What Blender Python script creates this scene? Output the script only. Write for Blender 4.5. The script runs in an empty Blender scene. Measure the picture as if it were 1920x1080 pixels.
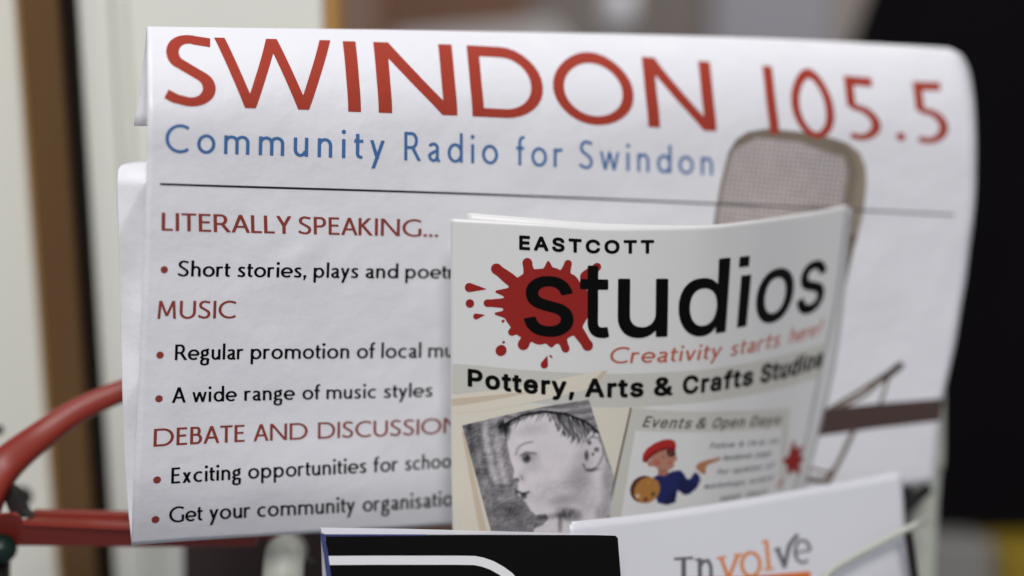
import bpy, math, random
import numpy as np
from mathutils import Vector

# ------------------------------------------------------------------ camera, light, exposure
scene = bpy.context.scene
PITCH = math.radians(12.5)
FPX = 2667.0                                   # 50 mm on a 36 mm sensor, in source pixels (1920 wide)
CAM = np.array([0.0, 0.0, 1.2])
RIGHT = np.array([1.0, 0.0, 0.0])
FWD = np.array([0.0, math.cos(PITCH), -math.sin(PITCH)])
UP = np.array([0.0, math.sin(PITCH), math.cos(PITCH)])
D0 = 0.51                                      # distance to the poster, metres
FOCUS = 0.975 * D0

cam_data = bpy.data.cameras.new("camera")
cam_data.lens = 50.0
cam_data.sensor_width = 36.0
cam_data.clip_start = 0.02
cam_data.clip_end = 100.0
cam_data.dof.use_dof = True
cam_data.dof.focus_distance = FOCUS
cam_data.dof.aperture_fstop = 2.5
cam_data.dof.aperture_blades = 0
cam = bpy.data.objects.new("camera", cam_data)
scene.collection.objects.link(cam)
cam.location = CAM
cam.rotation_euler = (math.pi / 2 - PITCH, 0, 0)
scene.camera = cam

world = bpy.data.worlds.new("World")
scene.world = world
world.use_nodes = True
bg = world.node_tree.nodes["Background"]
bg.inputs["Color"].default_value = (0.86, 0.88, 1.0, 1)
bg.inputs["Strength"].default_value = 0.23

def area_lamp(name, loc, target, size, power, colour):
    l = bpy.data.lights.new(name, 'AREA')
    l.shape = 'RECTANGLE'
    l.size, l.size_y = size
    l.energy = power
    l.color = colour
    o = bpy.data.objects.new(name, l)
    scene.collection.objects.link(o)
    o.location = loc
    o.rotation_euler = (Vector(target) - Vector(loc)).to_track_quat('-Z', 'Y').to_euler()
    return o

area_lamp("ceiling_lamp", (-0.25, 0.15, 2.5), (0, 0.5, 1.1), (1.1, 0.5), 8.5, (0.95, 0.95, 1.0))
area_lamp("ceiling_lamp", (0.05, -0.75, 2.15), (0, 0.5, 1.1), (0.6, 0.4), 16.0, (1.0, 0.98, 0.955))
area_lamp("ceiling_lamp", (1.0, 1.6, 2.5), (0.6, 2.2, 1.1), (0.8, 0.8), 16.0, (1.0, 0.96, 0.92))

vs = scene.view_settings
vs.view_transform = 'Standard'
vs.look = 'None'
vs.exposure = 0.0
vs.gamma = 1.0
scene.cycles.use_denoising = True
scene.cycles.max_bounces = 8

# ------------------------------------------------------------------ helpers
def P(px, py, d):
    """source-pixel position and depth (m, along the view axis) -> world points (n,3)"""
    px = np.asarray(px, float); py = np.asarray(py, float); d = np.asarray(d, float)
    px, py, d = np.broadcast_arrays(px, py, d)
    x = (px - 960.0) / FPX * d
    y = -(py - 540.0) / FPX * d
    return CAM + x[..., None] * RIGHT + y[..., None] * UP + d[..., None] * FWD

def lin(r, g, b):
    f = lambda c: (c / 255 / 12.92) if c / 255 <= 0.04045 else ((c / 255 + 0.055) / 1.055) ** 2.4
    return (f(r), f(g), f(b))

def material(name, col, rough=0.5, spec=0.5, coat=0.0, grain=None, bump=None, attr=None, translucent=0.0):
    m = bpy.data.materials.new(name)
    m.use_nodes = True
    nt = m.node_tree
    b = nt.nodes["Principled BSDF"]
    b.inputs["Base Color"].default_value = (*col, 1)
    b.inputs["Roughness"].default_value = rough
    b.inputs["Specular IOR Level"].default_value = spec
    b.inputs["Coat Weight"].default_value = coat
    b.inputs["Coat Roughness"].default_value = 0.2
    tc = nt.nodes.new("ShaderNodeTexCoord")
    src = None
    if attr:
        a = nt.nodes.new("ShaderNodeAttribute"); a.attribute_name = attr
        nt.links.new(a.outputs["Color"], b.inputs["Base Color"])
    if grain:
        scale, amount = grain[:2]
        stretch = grain[2] if len(grain) > 2 else (1, 1, 1)
        mp = nt.nodes.new("ShaderNodeMapping"); mp.inputs["Scale"].default_value = stretch
        nz = nt.nodes.new("ShaderNodeTexNoise"); nz.inputs["Scale"].default_value = scale
        nz.inputs["Detail"].default_value = 6
        nt.links.new(tc.outputs["Object"], mp.inputs["Vector"]); nt.links.new(mp.outputs[0], nz.inputs["Vector"])
        mx = nt.nodes.new("ShaderNodeMix"); mx.data_type = 'RGBA'; mx.blend_type = 'MIX'
        nt.links.new(nz.outputs["Fac"], mx.inputs["Factor"])
        mx.inputs["A"].default_value = (*[c * (1 - amount) for c in col], 1)
        mx.inputs["B"].default_value = (*[min(1, c * (1 + amount)) for c in col], 1)
        nt.links.new(mx.outputs["Result"], b.inputs["Base Color"])
    if bump:
        nz2 = nt.nodes.new("ShaderNodeTexNoise"); nz2.inputs["Scale"].default_value = bump[0]
        nz2.inputs["Detail"].default_value = 5
        nt.links.new(tc.outputs["Object"], nz2.inputs["Vector"])
        bp = nt.nodes.new("ShaderNodeBump"); bp.inputs["Strength"].default_value = bump[1]
        bp.inputs["Distance"].default_value = bump[2]
        nt.links.new(nz2.outputs["Fac"], bp.inputs["Height"])
        nt.links.new(bp.outputs[0], b.inputs["Normal"])
    return m

PAPER_BUMP = (45, 0.35, 0.004)
M = {}
M['paper'] = material("poster_paper", (0.80, 0.80, 0.83), 0.36, 0.45, bump=(34, 0.45, 0.004))
M['red'] = material("red_ink", (0.37, 0.046, 0.026), 0.30, 0.30, bump=(28, 0.30, 0.004))
M['darkred'] = material("dark_red_ink", (0.27, 0.046, 0.032), 0.40, 0.3, bump=(28, 0.30, 0.004))
M['blue'] = material("blue_ink", (0.055, 0.16, 0.38), 0.38, 0.4, bump=(28, 0.30, 0.004))
M['black'] = material("black_ink", (0.003, 0.003, 0.004), 0.5, 0.06)
M['brown'] = material("brown_band_ink", (0.075, 0.047, 0.040), 0.45, 0.3)
M['taupe'] = material("taupe_ink", (0.17, 0.13, 0.095), 0.45, 0.3)
M['rulegrey'] = material("rule_ink", (0.016, 0.016, 0.020), 0.45, 0.3)
M['leaflet'] = material("leaflet_paper", (0.75, 0.745, 0.73), 0.30, 0.35)
M['leafletband'] = material("leaflet_band", (0.60, 0.59, 0.53), 0.32, 0.35)
M['cream'] = material("cream_print", (0.74, 0.69, 0.58), 0.32, 0.35)
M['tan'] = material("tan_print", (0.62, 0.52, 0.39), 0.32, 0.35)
M['leafblack'] = material("leaflet_black_ink", (0.003, 0.003, 0.003), 0.5, 0.08)
M['leafred'] = material("leaflet_red_ink", (0.30, 0.018, 0.014), 0.40, 0.25)
M['orange'] = material("orange_ink", (0.50, 0.13, 0.07), 0.40, 0.35)
M['greyink'] = material("grey_ink", (0.12, 0.115, 0.12), 0.45, 0.3)
M['headerink'] = material("brown_grey_ink", (0.13, 0.10, 0.09), 0.45, 0.3)
M['vcol'] = material("tonal_print", (0.5, 0.5, 0.5), 0.36, 0.35, attr="Col")
M['involvepaper'] = material("white_leaflet_paper", (0.74, 0.74, 0.78), 0.38, 0.4)
M['invgrey'] = material("slate_ink", (0.14, 0.14, 0.15), 0.45, 0.3)
M['invorange'] = material("amber_ink", (0.72, 0.26, 0.08), 0.45, 0.3)
M['invbar'] = material("deep_orange_ink", (0.72, 0.17, 0.03), 0.45, 0.3)
M['blackcard'] = material("black_card", (0.003, 0.003, 0.003), 0.55, 0.06)
M['whiteline'] = material("white_line_print", (0.75, 0.75, 0.76), 0.35, 0.4)
M['blueedge'] = material("blue_edge", (0.035, 0.045, 0.16), 0.4, 0.4)
M['greenpaint'] = material("pale_green_paint", (0.50, 0.52, 0.45), 0.45, 0.4, grain=(60, 0.06))
M['redpaint'] = material("red_paint", (0.25, 0.027, 0.015), 0.42, 0.30, coat=0.1, grain=(40, 0.08))
M['blackmetal'] = material("black_metal", (0.020, 0.016, 0.015), 0.55, 0.3, grain=(60, 0.2))
M['greenplastic'] = material("green_plastic", (0.006, 0.022, 0.015), 0.4, 0.4)
M['wall'] = material("cream_wall", (0.80, 0.80, 0.71), 0.75, 0.2, grain=(6, 0.03))
M['door'] = material("cream_door_paint", (0.83, 0.83, 0.75), 0.6, 0.3, grain=(6, 0.03))
M['timber'] = material("brown_timber", (0.135, 0.070, 0.025), 0.55, 0.3, grain=(55, 0.30, (1, 1, 0.08)))
M['ambertimber_litedge'] = material("amber_timber_and_lit_edge", (0.45, 0.24, 0.07), 0.5, 0.3, grain=(55, 0.2, (1, 1, 0.08)))  # own amber of the door's edge; also paints the post's lit edge
M['gap'] = material("dark_gap", (0.012, 0.009, 0.007), 0.9, 0.1)
M['brownboard'] = material("brown_board", (0.20, 0.105, 0.065), 0.6, 0.3, grain=(9, 0.25, (1, 1, 0.3)))
M['pinkbrown'] = material("pink_brown_board", (0.33, 0.21, 0.16), 0.7, 0.2, grain=(8, 0.1))
M['palestuff'] = material("pale_grey_card", (0.52, 0.51, 0.49), 0.6, 0.3, grain=(12, 0.1))
M['dimcard'] = material("dim_grey_card", (0.24, 0.23, 0.215), 0.6, 0.3, grain=(12, 0.25))
M['greywall'] = material("warm_grey_wall", (0.36, 0.32, 0.29), 0.8, 0.2, grain=(2.2, 0.22))
M['bluegrey'] = material("blue_grey_board", (0.38, 0.37, 0.40), 0.7, 0.2, grain=(3, 0.08))
M['blackcloth'] = material("black_panel_cloth", (0.0055, 0.0045, 0.0055), 0.95, 0.05, grain=(7, 0.3))
M['yellow'] = material("yellow_card", (0.27, 0.185, 0.012), 0.5, 0.3, grain=(25, 0.5))
M['darkboard'] = material("dark_brown_board", (0.050, 0.034, 0.032), 0.7, 0.2, grain=(14, 0.25))

def mesh_object(name, verts, faces, mat, parent=None, smooth=False):
    me = bpy.data.meshes.new(name)
    me.from_pydata([tuple(v) for v in verts], [], [tuple(int(i) for i in f) for f in faces])
    me.materials.append(mat)
    if smooth:
        me.polygons.foreach_set("use_smooth", [True] * len(me.polygons))
    me.update()
    o = bpy.data.objects.new(name, me)
    scene.collection.objects.link(o)
    if parent is not None:
        o.parent = parent
        o.matrix_parent_inverse = parent.matrix_world.inverted()
    return o

def thing(name, label, cat, loc, group=None):
    o = bpy.data.objects.new(name, None)
    scene.collection.objects.link(o)
    o.location = [float(c) for c in loc]
    o.empty_display_size = 0.02
    o["label"] = label; o["category"] = cat
    if group: o["group"] = group
    bpy.context.view_layer.update()
    return o

def solidify(o, t, offset=-1.0):
    m = o.modifiers.new("thickness", 'SOLIDIFY'); m.thickness = t; m.offset = offset
def bevel(o, w, n=2):
    m = o.modifiers.new("bevel", 'BEVEL'); m.width = w; m.segments = n; m.limit_method = 'ANGLE'

# ------------------------------------------------------------------ smooth surfaces through measured points
def pchip(x, y, xi):
    x = np.asarray(x, float); y = np.asarray(y, float)
    h = np.diff(x); s = np.diff(y, axis=0) / (h if y.ndim == 1 else h[:, None])
    d = np.zeros_like(y)
    hh = h if y.ndim == 1 else h[:, None]
    w1 = 2 * hh[1:] + hh[:-1]; w2 = hh[1:] + 2 * hh[:-1]
    s0, s1 = s[:-1], s[1:]
    same = s0 * s1 > 1e-12
    d[1:-1] = np.where(same, (w1 + w2) / (w1 / np.where(same, s0, 1) + w2 / np.where(same, s1, 1)), 0.0)
    d[0] = s[0]; d[-1] = s[-1]
    xi = np.asarray(xi, float)
    k = np.clip(np.searchsorted(x, xi) - 1, 0, len(x) - 2)
    t = (xi - x[k]) / h[k]; hk = h[k]
    if y.ndim > 1: t = t[:, None]; hk = hk[:, None]
    lo, hi = t < 0, t > 1
    tc = np.clip(t, 0, 1)
    r = (y[k] * (2*tc**3 - 3*tc**2 + 1) + d[k] * hk * (tc**3 - 2*tc**2 + tc)
         + y[k+1] * (-2*tc**3 + 3*tc**2) + d[k+1] * hk * (tc**3 - tc**2))
    r = np.where(lo, y[k] + d[k] * hk * t, r)
    r = np.where(hi, y[k+1] + d[k+1] * hk * (t - 1), r)
    return r

class Sheet:
    """paper surface: rows v, columns u -> measured positions; zf gives the depth at a position"""
    def __init__(self, us, vs_, X, Y, zf):
        self.us = np.array(us, float); self.vs = np.array(vs_, float)
        self.X = np.array(X, float); self.Y = np.array(Y, float); self.zf = zf
        self.tab = {}
        vg = np.linspace(self.vs[0] - 40, self.vs[-1] + 40, 800)
        ug = np.linspace(self.us[0] - 30, self.us[-1] + 30, 700)
        def full(T):
            a = pchip(self.vs, T, vg)                   # (nv, ncols)
            return pchip(self.us, a.T, ug).T            # (nv, nu)
        self.vg, self.ug = vg, ug
        self.GX, self.GY = full(self.X), full(self.Y)
    def px(self, u, v):
        u = np.asarray(u, float); v = np.asarray(v, float)
        fu = (u - self.ug[0]) / (self.ug[1] - self.ug[0]); fv = (v - self.vg[0]) / (self.vg[1] - self.vg[0])
        i = np.clip(fu.astype(int), 0, len(self.ug) - 2); j = np.clip(fv.astype(int), 0, len(self.vg) - 2)
        a = fu - i; b = fv - j
        def s(G): return (G[j, i]*(1-a)*(1-b) + G[j, i+1]*a*(1-b) + G[j+1, i]*(1-a)*b + G[j+1, i+1]*a*b)
        return s(self.GX), s(self.GY)
    def u_at(self, x, v):
        u = np.linspace(self.ug[0], self.ug[-1], 1500)
        xs, _ = self.px(u, np.full_like(u, float(v)))
        return float(np.interp(x, xs, u))
    def at(self, px, py, eps=0.0):
        return P(px, py, self.zf(px, py) - eps)
    def grid(self, u0, u1, v0, v1, nu, nv):
        u, v = np.meshgrid(np.linspace(u0, u1, nu), np.linspace(v0, v1, nv))
        x, y = self.px(u.ravel(), v.ravel())
        pts = self.at(x, y)
        return pts, grid_faces(nu, nv)

def grid_faces(nu, nv):
    j, i = np.meshgrid(np.arange(nv - 1), np.arange(nu - 1), indexing='ij')
    a = (j * nu + i).ravel()
    return np.stack([a, a + nu, a + nu + 1, a + 1], 1)

# ------------------------------------------------------------------ ink shapes: signed fields traced into meshes
class Ink:
    """a signed field (positive inside) on a regular grid, built up from strokes, discs and outlines"""
    def __init__(self, x0, y0, x1, y1, step):
        self.x0, self.y0, self.s = x0, y0, step
        self.nx = int((x1 - x0) / step) + 2; self.ny = int((y1 - y0) / step) + 2
        self.F = np.full((self.ny, self.nx), -9.0)
    def win(self, xa, ya, xb, yb):
        i0 = max(0, int((xa - self.x0) / self.s) - 2); i1 = min(self.nx, int((xb - self.x0) / self.s) + 4)
        j0 = max(0, int((ya - self.y0) / self.s) - 2); j1 = min(self.ny, int((yb - self.y0) / self.s) + 4)
        if i1 <= i0 or j1 <= j0: return None
        X, Y = np.meshgrid(self.x0 + np.arange(i0, i1) * self.s, self.y0 + np.arange(j0, j1) * self.s)
        return (slice(j0, j1), slice(i0, i1)), X, Y
    def add(self, sl, f, k=0.0):
        a = self.F[sl]
        if k > 0:
            h = np.clip(0.5 + 0.5 * (f - a) / k, 0, 1)
            self.F[sl] = a * (1 - h) + f * h + k * h * (1 - h)
        else:
            self.F[sl] = np.maximum(a, f)
    def disc(self, cx, cy, rx, ry=None, rot=0.0, k=0.0):
        ry = ry or rx; R = max(rx, ry) + 3 + k
        w = self.win(cx - R, cy - R, cx + R, cy + R)
        if w is None: return
        sl, X, Y = w
        c, s = math.cos(math.radians(rot)), math.sin(math.radians(rot))
        a = (X - cx) * c + (Y - cy) * s; b = -(X - cx) * s + (Y - cy) * c
        self.add(sl, (1 - np.sqrt((a / rx) ** 2 + (b / ry) ** 2)) * min(rx, ry), k)
    def taper(self, x0, y0, r0, x1, y1, r1, k=0.0):
        n = max(2, int(math.hypot(x1 - x0, y1 - y0) / 2))
        for i in range(n + 1):
            t = i / n
            self.disc(x0 + (x1-x0)*t, y0 + (y1-y0)*t, max(0.6, r0 + (r1-r0)*t), k=k)
    def stroke(self, pts, wx, wy=None, closed=False, round_ends=False):
        """pts in grid coordinates; wx is the width of vertical strokes, wy of horizontal ones"""
        wy = wy or wx
        pts = [np.array(p, float) for p in pts]
        if closed: pts = pts + [pts[0]]
        R = max(wx, wy)
        A = np.array(pts)
        w = self.win(A[:, 0].min() - R, A[:, 1].min() - R, A[:, 0].max() + R, A[:, 1].max() + R)
        if w is None: return
        sl, X, Y = w
        f = np.full(X.shape, -9.0)
        n = len(pts) - 1; ws = []
        for i in range(n):
            d = pts[i+1] - pts[i]; L = float(np.hypot(*d))
            if L < 1e-6: ws.append(R); continue
            d /= L
            wd = math.sqrt((wx * d[1]) ** 2 + (wy * d[0]) ** 2); ws.append(wd)
            ax = (X - pts[i][0]) * d[0] + (Y - pts[i][1]) * d[1]
            b = -(X - pts[i][0]) * d[1] + (Y - pts[i][1]) * d[0]
            f = np.maximum(f, np.minimum(wd / 2 - np.abs(b), np.minimum(ax, L - ax) + (0.0)))
        idx = range(0 if (closed or round_ends) else 1, n + 1 if (closed or round_ends) else n)
        for i in idx:
            wd = (ws[min(i, n-1)] + ws[max(i-1, 0)]) / 2
            f = np.maximum(f, wd / 2 - np.hypot(X - pts[i][0], Y - pts[i][1]))
        self.add(sl, f)
    def outline(self, polys, grow=0.0, cut=False):
        A = np.array([p for q in polys for p in q], float)
        w = self.win(A[:, 0].min() - 3 - grow, A[:, 1].min() - 3 - grow, A[:, 0].max() + 3 + grow, A[:, 1].max() + 3 + grow)
        if w is None: return
        sl, X, Y = w
        wn = np.zeros(X.shape, int); dist = np.full(X.shape, 1e9)
        for q in polys:
            q = np.array(q, float)
            for i in range(len(q)):
                a = q[i]; b = q[(i + 1) % len(q)]
                e = b - a; L2 = float(e @ e)
                if L2 < 1e-12: continue
                cr = e[0] * (Y - a[1]) - e[1] * (X - a[0])
                wn += ((a[1] <= Y) & (b[1] > Y) & (cr > 0)).astype(int) - ((a[1] > Y) & (b[1] <= Y) & (cr < 0)).astype(int)
                t = np.clip(((X - a[0]) * e[0] + (Y - a[1]) * e[1]) / L2, 0, 1)
                dist = np.minimum(dist, np.hypot(X - a[0] - t * e[0], Y - a[1] - t * e[1]))
        f = np.where(wn != 0, dist, -dist) + grow
        if cut: self.F[sl] = np.minimum(self.F[sl], -f)
        else: self.add(sl, f)
    def trace(self):
        """marching squares -> points (grid coords) and faces"""
        F = self.F; ny, nx = F.shape
        ins = F > 0
        pts = []; idn = -np.ones((ny, nx), int)
        jj, ii = np.nonzero(ins); idn[jj, ii] = np.arange(len(jj))
        P0 = np.stack([self.x0 + ii * self.s, self.y0 + jj * self.s], 1)
        nb = len(jj)
        hx = ins[:, :-1] != ins[:, 1:]; j1, i1 = np.nonzero(hx)
        t = F[j1, i1] / (F[j1, i1] - F[j1, i1 + 1])
        PH = np.stack([self.x0 + (i1 + t) * self.s, self.y0 + j1 * self.s], 1)
        idh = -np.ones((ny, nx), int); idh[j1, i1] = nb + np.arange(len(j1)); nb += len(j1)
        vx = ins[:-1, :] != ins[1:, :]; j2, i2 = np.nonzero(vx)
        t = F[j2, i2] / (F[j2, i2] - F[j2 + 1, i2])
        PV = np.stack([self.x0 + i2 * self.s, self.y0 + (j2 + t) * self.s], 1)
        idv = -np.ones((ny, nx), int); idv[j2, i2] = nb + np.arange(len(j2))
        pts = np.concatenate([P0, PH, PV])
        c = (ins[:-1, :-1] * 1 + ins[:-1, 1:] * 2 + ins[1:, 1:] * 4 + ins[1:, :-1] * 8)
        # corners 0..3 = nodes (clockwise from the upper left), edges 4 top, 5 right, 6 bottom, 7 left
        table = {1: [[0,4,7]], 2: [[4,1,5]], 3: [[0,1,5,7]], 4: [[5,2,6]], 5: [[0,4,5,2,6,7]], 6: [[4,1,2,6]],
                 7: [[0,1,2,6,7]], 8: [[7,6,3]], 9: [[0,4,6,3]], 10: [[4,1,5],[7,6,3]], 11: [[0,1,5,6,3]],
                 12: [[7,5,2,3]], 13: [[0,4,5,2,3]], 14: [[4,1,2,3,7]], 15: [[0,1,2,3]]}
        faces = []
        for code, polys in table.items():
            j, i = np.nonzero(c == code)
            if not len(j): continue
            get = {0: lambda: idn[j, i], 1: lambda: idn[j, i+1], 2: lambda: idn[j+1, i+1], 3: lambda: idn[j+1, i],
                   4: lambda: idh[j, i], 5: lambda: idv[j, i+1], 6: lambda: idh[j+1, i], 7: lambda: idv[j, i]}
            for p in polys:
                faces += np.stack([get[k]() for k in reversed(p)], 1).tolist()
        return pts, faces

def print_on(ink, name, sheet, mat, parent, eps, space='uv', colour=None):
    pts, faces = ink.trace()
    if not len(faces): return None
    if space == 'uv': x, y = sheet.px(pts[:, 0], pts[:, 1])
    elif space == 'px': x, y = pts[:, 0], pts[:, 1]
    else: x, y = space(pts[:, 0], pts[:, 1])
    o = mesh_object(name, sheet.at(x, y, eps), faces, mat, parent, smooth=True)
    if colour is not None:
        col = colour(x, y)
        ca = o.data.color_attributes.new("Col", 'FLOAT_COLOR', 'POINT')
        ca.data.foreach_set("color", np.concatenate([col, np.ones((len(col), 1))], 1).ravel())
    return o

# ------------------------------------------------------------------ lettering
def arc(cx, cy, rx, ry, a0, a1, n=None):
    n = n or max(4, int(abs(a1 - a0) / 11))
    return [(cx + rx * math.cos(math.radians(a0 + (a1 - a0) * i / n)), cy + ry * math.sin(math.radians(a0 + (a1 - a0) * i / n))) for i in range(n + 1)]
def spline(pts, n=7):
    p = [np.array(q, float) for q in pts]; p = [2*p[0]-p[1]] + p + [2*p[-1]-p[-2]]; out = []
    for k in range(1, len(p) - 2):
        for i in range(n):
            t = i / n
            out.append(tuple(0.5*((2*p[k]) + (-p[k-1]+p[k+1])*t + (2*p[k-1]-5*p[k]+4*p[k+1]-p[k+2])*t*t + (-p[k-1]+3*p[k]-3*p[k+1]+p[k+2])*t**3)))
    out.append(tuple(p[-2])); return out

def humanist(ch, s, t):
    """glyph of a light geometric-humanist sans; returns ink width and a list of shapes, y up, cap height 1"""
    S = []; h = s / 2; q = t / 2; X = 0.665
    st = lambda *p: S.append(('s', list(p)))
    path = lambda p: S.append(('s', p))
    ring = lambda cx, cy, rx, ry: S.append(('c', arc(cx, cy, rx, ry, 0, 360, 36)[:-1]))
    def dg(xa, ya, xb, yb, w=None):                # diagonal with level ends: xa, xb are centres
        L = math.hypot(xb-xa, yb-ya); hw = (w or s) * L / abs(yb-ya) / 2 * 0.97
        S.append(('p', [(xa-hw, ya), (xa+hw, ya), (xb+hw, yb), (xb-hw, yb)]))
    dot = lambda x, y, r: S.append(('d', (x, y, r)))
    e = s * 0.56
    if ch == 'I': st((h, 0), (h, 1)); W = s
    elif ch == 'L': st((h, 0), (h, 1)); st((h, q), (.44, q)); W = .44
    elif ch == 'T': st((.30, 0), (.30, 1)); st((0, 1-q), (.60, 1-q)); W = .60
    elif ch == 'E': st((h, 0), (h, 1)); st((h, 1-q), (.48, 1-q)); st((h, .53), (.44, .53)); st((h, q), (.50, q)); W = .50
    elif ch in 'RPBK':
        st((h, 0), (h, 1))
        if ch == 'K': dg(.50, 1, .10, .48, s*.95); dg(.20, .56, .58, 0, s*1.02); W = .64
        else:
            pt = .46 if ch != 'B' else .54; r = (1-q-pt)/2; cx = .30
            path([(h, 1-q)] + arc(cx, 1-q-r, .56-h-cx if ch != 'B' else .49-h-cx, r, 90, -90) + [(h, pt)]); W = .56
            if ch == 'R': dg(.33, pt+.02, .62, 0, s*1.05); W = .69
            if ch == 'B': r2 = (pt-q)/2; path([(h, pt)] + arc(.30, q+r2, .56-h-.30, r2, 90, -90) + [(h, q)]); W = .56
    elif ch == 'D': st((h, 0), (h, 1)); path([(h, 1-q)] + [(.36, 1-q)] + arc(.42, .5, .50-h, .5-q, 90, -90) + [(h, q)]); W = .92
    elif ch == 'O': ring(.54, .5, .54-h, .515-q); W = 1.08
    elif ch == 'C': path(arc(.54, .5, .54-h, .515-q, 52, 308)); W = .86
    elif ch == 'G': path(arc(.54, .5, .54-h, .515-q, 52, 300) + [(.86-h, .11), (.86-h, .47)]); W = .86
    elif ch == 'S': path([(.54, .905)] + arc(.285, .755, .275-h, .258-q, 68, 222, 14) + arc(.285, .258, .285-h, .27-q, 52, -112, 14) + [(.10, q+.035), (.0, .165)]); W = .57
    elif ch == 'N': st((h, 0), (h, 1)); st((.86-h, 0), (.86-h, 1)); S.append(('p', [(0, 1), (s*1.1, 1), (.86, 0), (.86-s*1.1, 0)])); W = .86
    elif ch == 'M':
        dg(.10, 0, .16, 1, s*.95); dg(.84, 0, .78, 1, s*.95); dg(.17, 1, .47, .16, s*.9); dg(.77, 1, .47, .16, s*.9); W = .94
    elif ch == 'U': path([(h, 1), (h, .36)] + arc(.385, .36, .385-h, .375-q, 180, 360)[1:] + [(.77-h, 1)]); W = .77
    elif ch == 'A': dg(e, 0, .385, 1); dg(.77-e, 0, .385, 1); st((.16, .33), (.61, .33)); W = .77
    elif ch == 'Y': dg(.32, .44, e, 1); dg(.32, .44, .64-e, 1); st((.32, 0), (.32, .50)); W = .64
    elif ch == 'W':
        for a, b in ((.09, .47), (.84, .47), (.84, 1.22), (1.60, 1.22)): dg(a, 1, b, 0)
        W = 1.69
    elif ch == '0': ring(.29, .5, .29-h*.9, .515-q*.9); W = .58
    elif ch == '1': st((h, 0), (h, 1)); W = s
    elif ch == '5':
        st((.12, 1-q), (.42, 1-q)); st((.12, 1), (.12, .56))
        path([(.12, .575)] + arc(.165, .295, .295-h, .31-q, 88, -118, 18)); W = .46
    elif ch == '.': dot(s*.58, s*.56, s*.60); W = s*1.16
    elif ch == ',': dot(s*.6, s*.55, s*.6); S.append(('p', [(s*.25, s*.45), (s*1.2, s*.6), (s*.55, -s*1.2), (s*.05, -s*1.2)])); W = s*1.2
    elif ch == 'o': ring(.33, X/2, .33-h, X/2+.012-q); W = .66
    elif ch == 'c': path(arc(.33, X/2, .33-h, X/2+.012-q, 55, 305)); W = .54
    elif ch == 'e': path([(.58, X/2-.02), (.57-q, X/2+.02)] + arc(.31, X/2, .275-q*.2, X/2+.012-q, 8, 312)); st((.06, X/2-.01), (.57, X/2-.01)); W = .60
    elif ch in 'nhmru':
        if ch == 'm':
            st((h, 0), (h, X)); c = .245
            for x0 in (h, .445): path(arc(x0+.20, X-c, .20, c-q, 165, 0) + [(x0+.40-.0, 0)])
            W = .445 + .40 + h
        elif ch == 'r': st((h, 0), (h, X)); path(arc(.26, X-.22, .26-h, .22-q+.01, 165, 62)); W = .40
        elif ch == 'u': st((.52-h, 0), (.52-h, X)); path([(h, X), (h, .25)] + arc(.24, .25, .24-h, .262-q, 180, 340)[1:]); W = .52
        else: st((h, 0), (h, X if ch == 'n' else 1.03)); path(arc(.26, X-.25, .26-h, .25-q+.01, 165, 0) + [(.52-h, 0)]); W = .52
    elif ch in 'dpbq':
        if ch in 'dq': st((.62-h, 0 if ch == 'd' else -.33), (.62-h, 1.03 if ch == 'd' else X)); ring(.31, X/2, .31-h, X/2+.012-q)
        else: st((h, 0 if ch == 'b' else -.33), (h, 1.03 if ch == 'b' else X)); ring(.31, X/2, .31-h, X/2+.012-q)
        W = .62
    elif ch == 'a':
        path(spline([(.06, X-.10), (.18, X-q), (.31, X-.02-q), (.43-h, X-.17), (.43-h, X-.30)]) + [(.43-h, .10), (.455, .0)])
        path(spline([(.43-h, .39), (.25, .345), (h+.0, .24), (h+.01, .12), (.15, q), (.28, .05), (.43-h, .17)])); W = .46
    elif ch == 'g':
        ring(.235, X-.225, .235-h, .225-q); path([(.30, X-.03), (.48, X-.005)])
        path(spline([(.13, .245), (.06, .16), (.13, .085), (.27, .06), (.42, .03), (.49-h, -.10), (.40, -.25), (.24, -.31), (.08, -.26), (h-.02, -.14), (.08, -.04), (.18, .055)])); W = .50
    elif ch == 'y': dg(e, X, .27, .02, s); dg(.54-e, X, .12, -.33, s); W = .54
    elif ch == 'v': dg(e, X, .26, 0); dg(.52-e, X, .26, 0); W = .52
    elif ch == 'w':
        for a, b in ((e, .24), (.43, .24), (.43, .62), (.86-e, .62)): dg(a, X, b, 0, s*.93)
        W = .86
    elif ch == 'x': dg(e, 0, .48-e, X); dg(.48-e, 0, e, X); W = .50
    elif ch == 'l': st((h, 0), (h, 1.03)); W = s
    elif ch == 'i': st((h+.01, 0), (h+.01, X)); dot(h+.01, .92, s*.62); W = s + .02
    elif ch == 't': path([(.14, X+.20), (.14, .18)] + arc(.26, .17, .12, .17-q, 180, 285)); S.append(('p', [(0, X-t), (.14, X+.20), (.14, X-t)])); st((.02, X-q), (.34, X-q)); W = .34
    elif ch == 'f': path([(.15, 0), (.15, .80)] + arc(.29, .80, .14, .24-q, 180, 75)[1:]); st((0, X-q), (.33, X-q)); W = .37
    elif ch == 's': path([(.38, .60)] + arc(.21, .50, .20-h, .178-q, 66, 222, 10) + arc(.205, .175, .205-h, .187-q, 52, -112, 10) + [(.0, .09)]); W = .41
    else: W = .3
    return W, S

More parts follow.
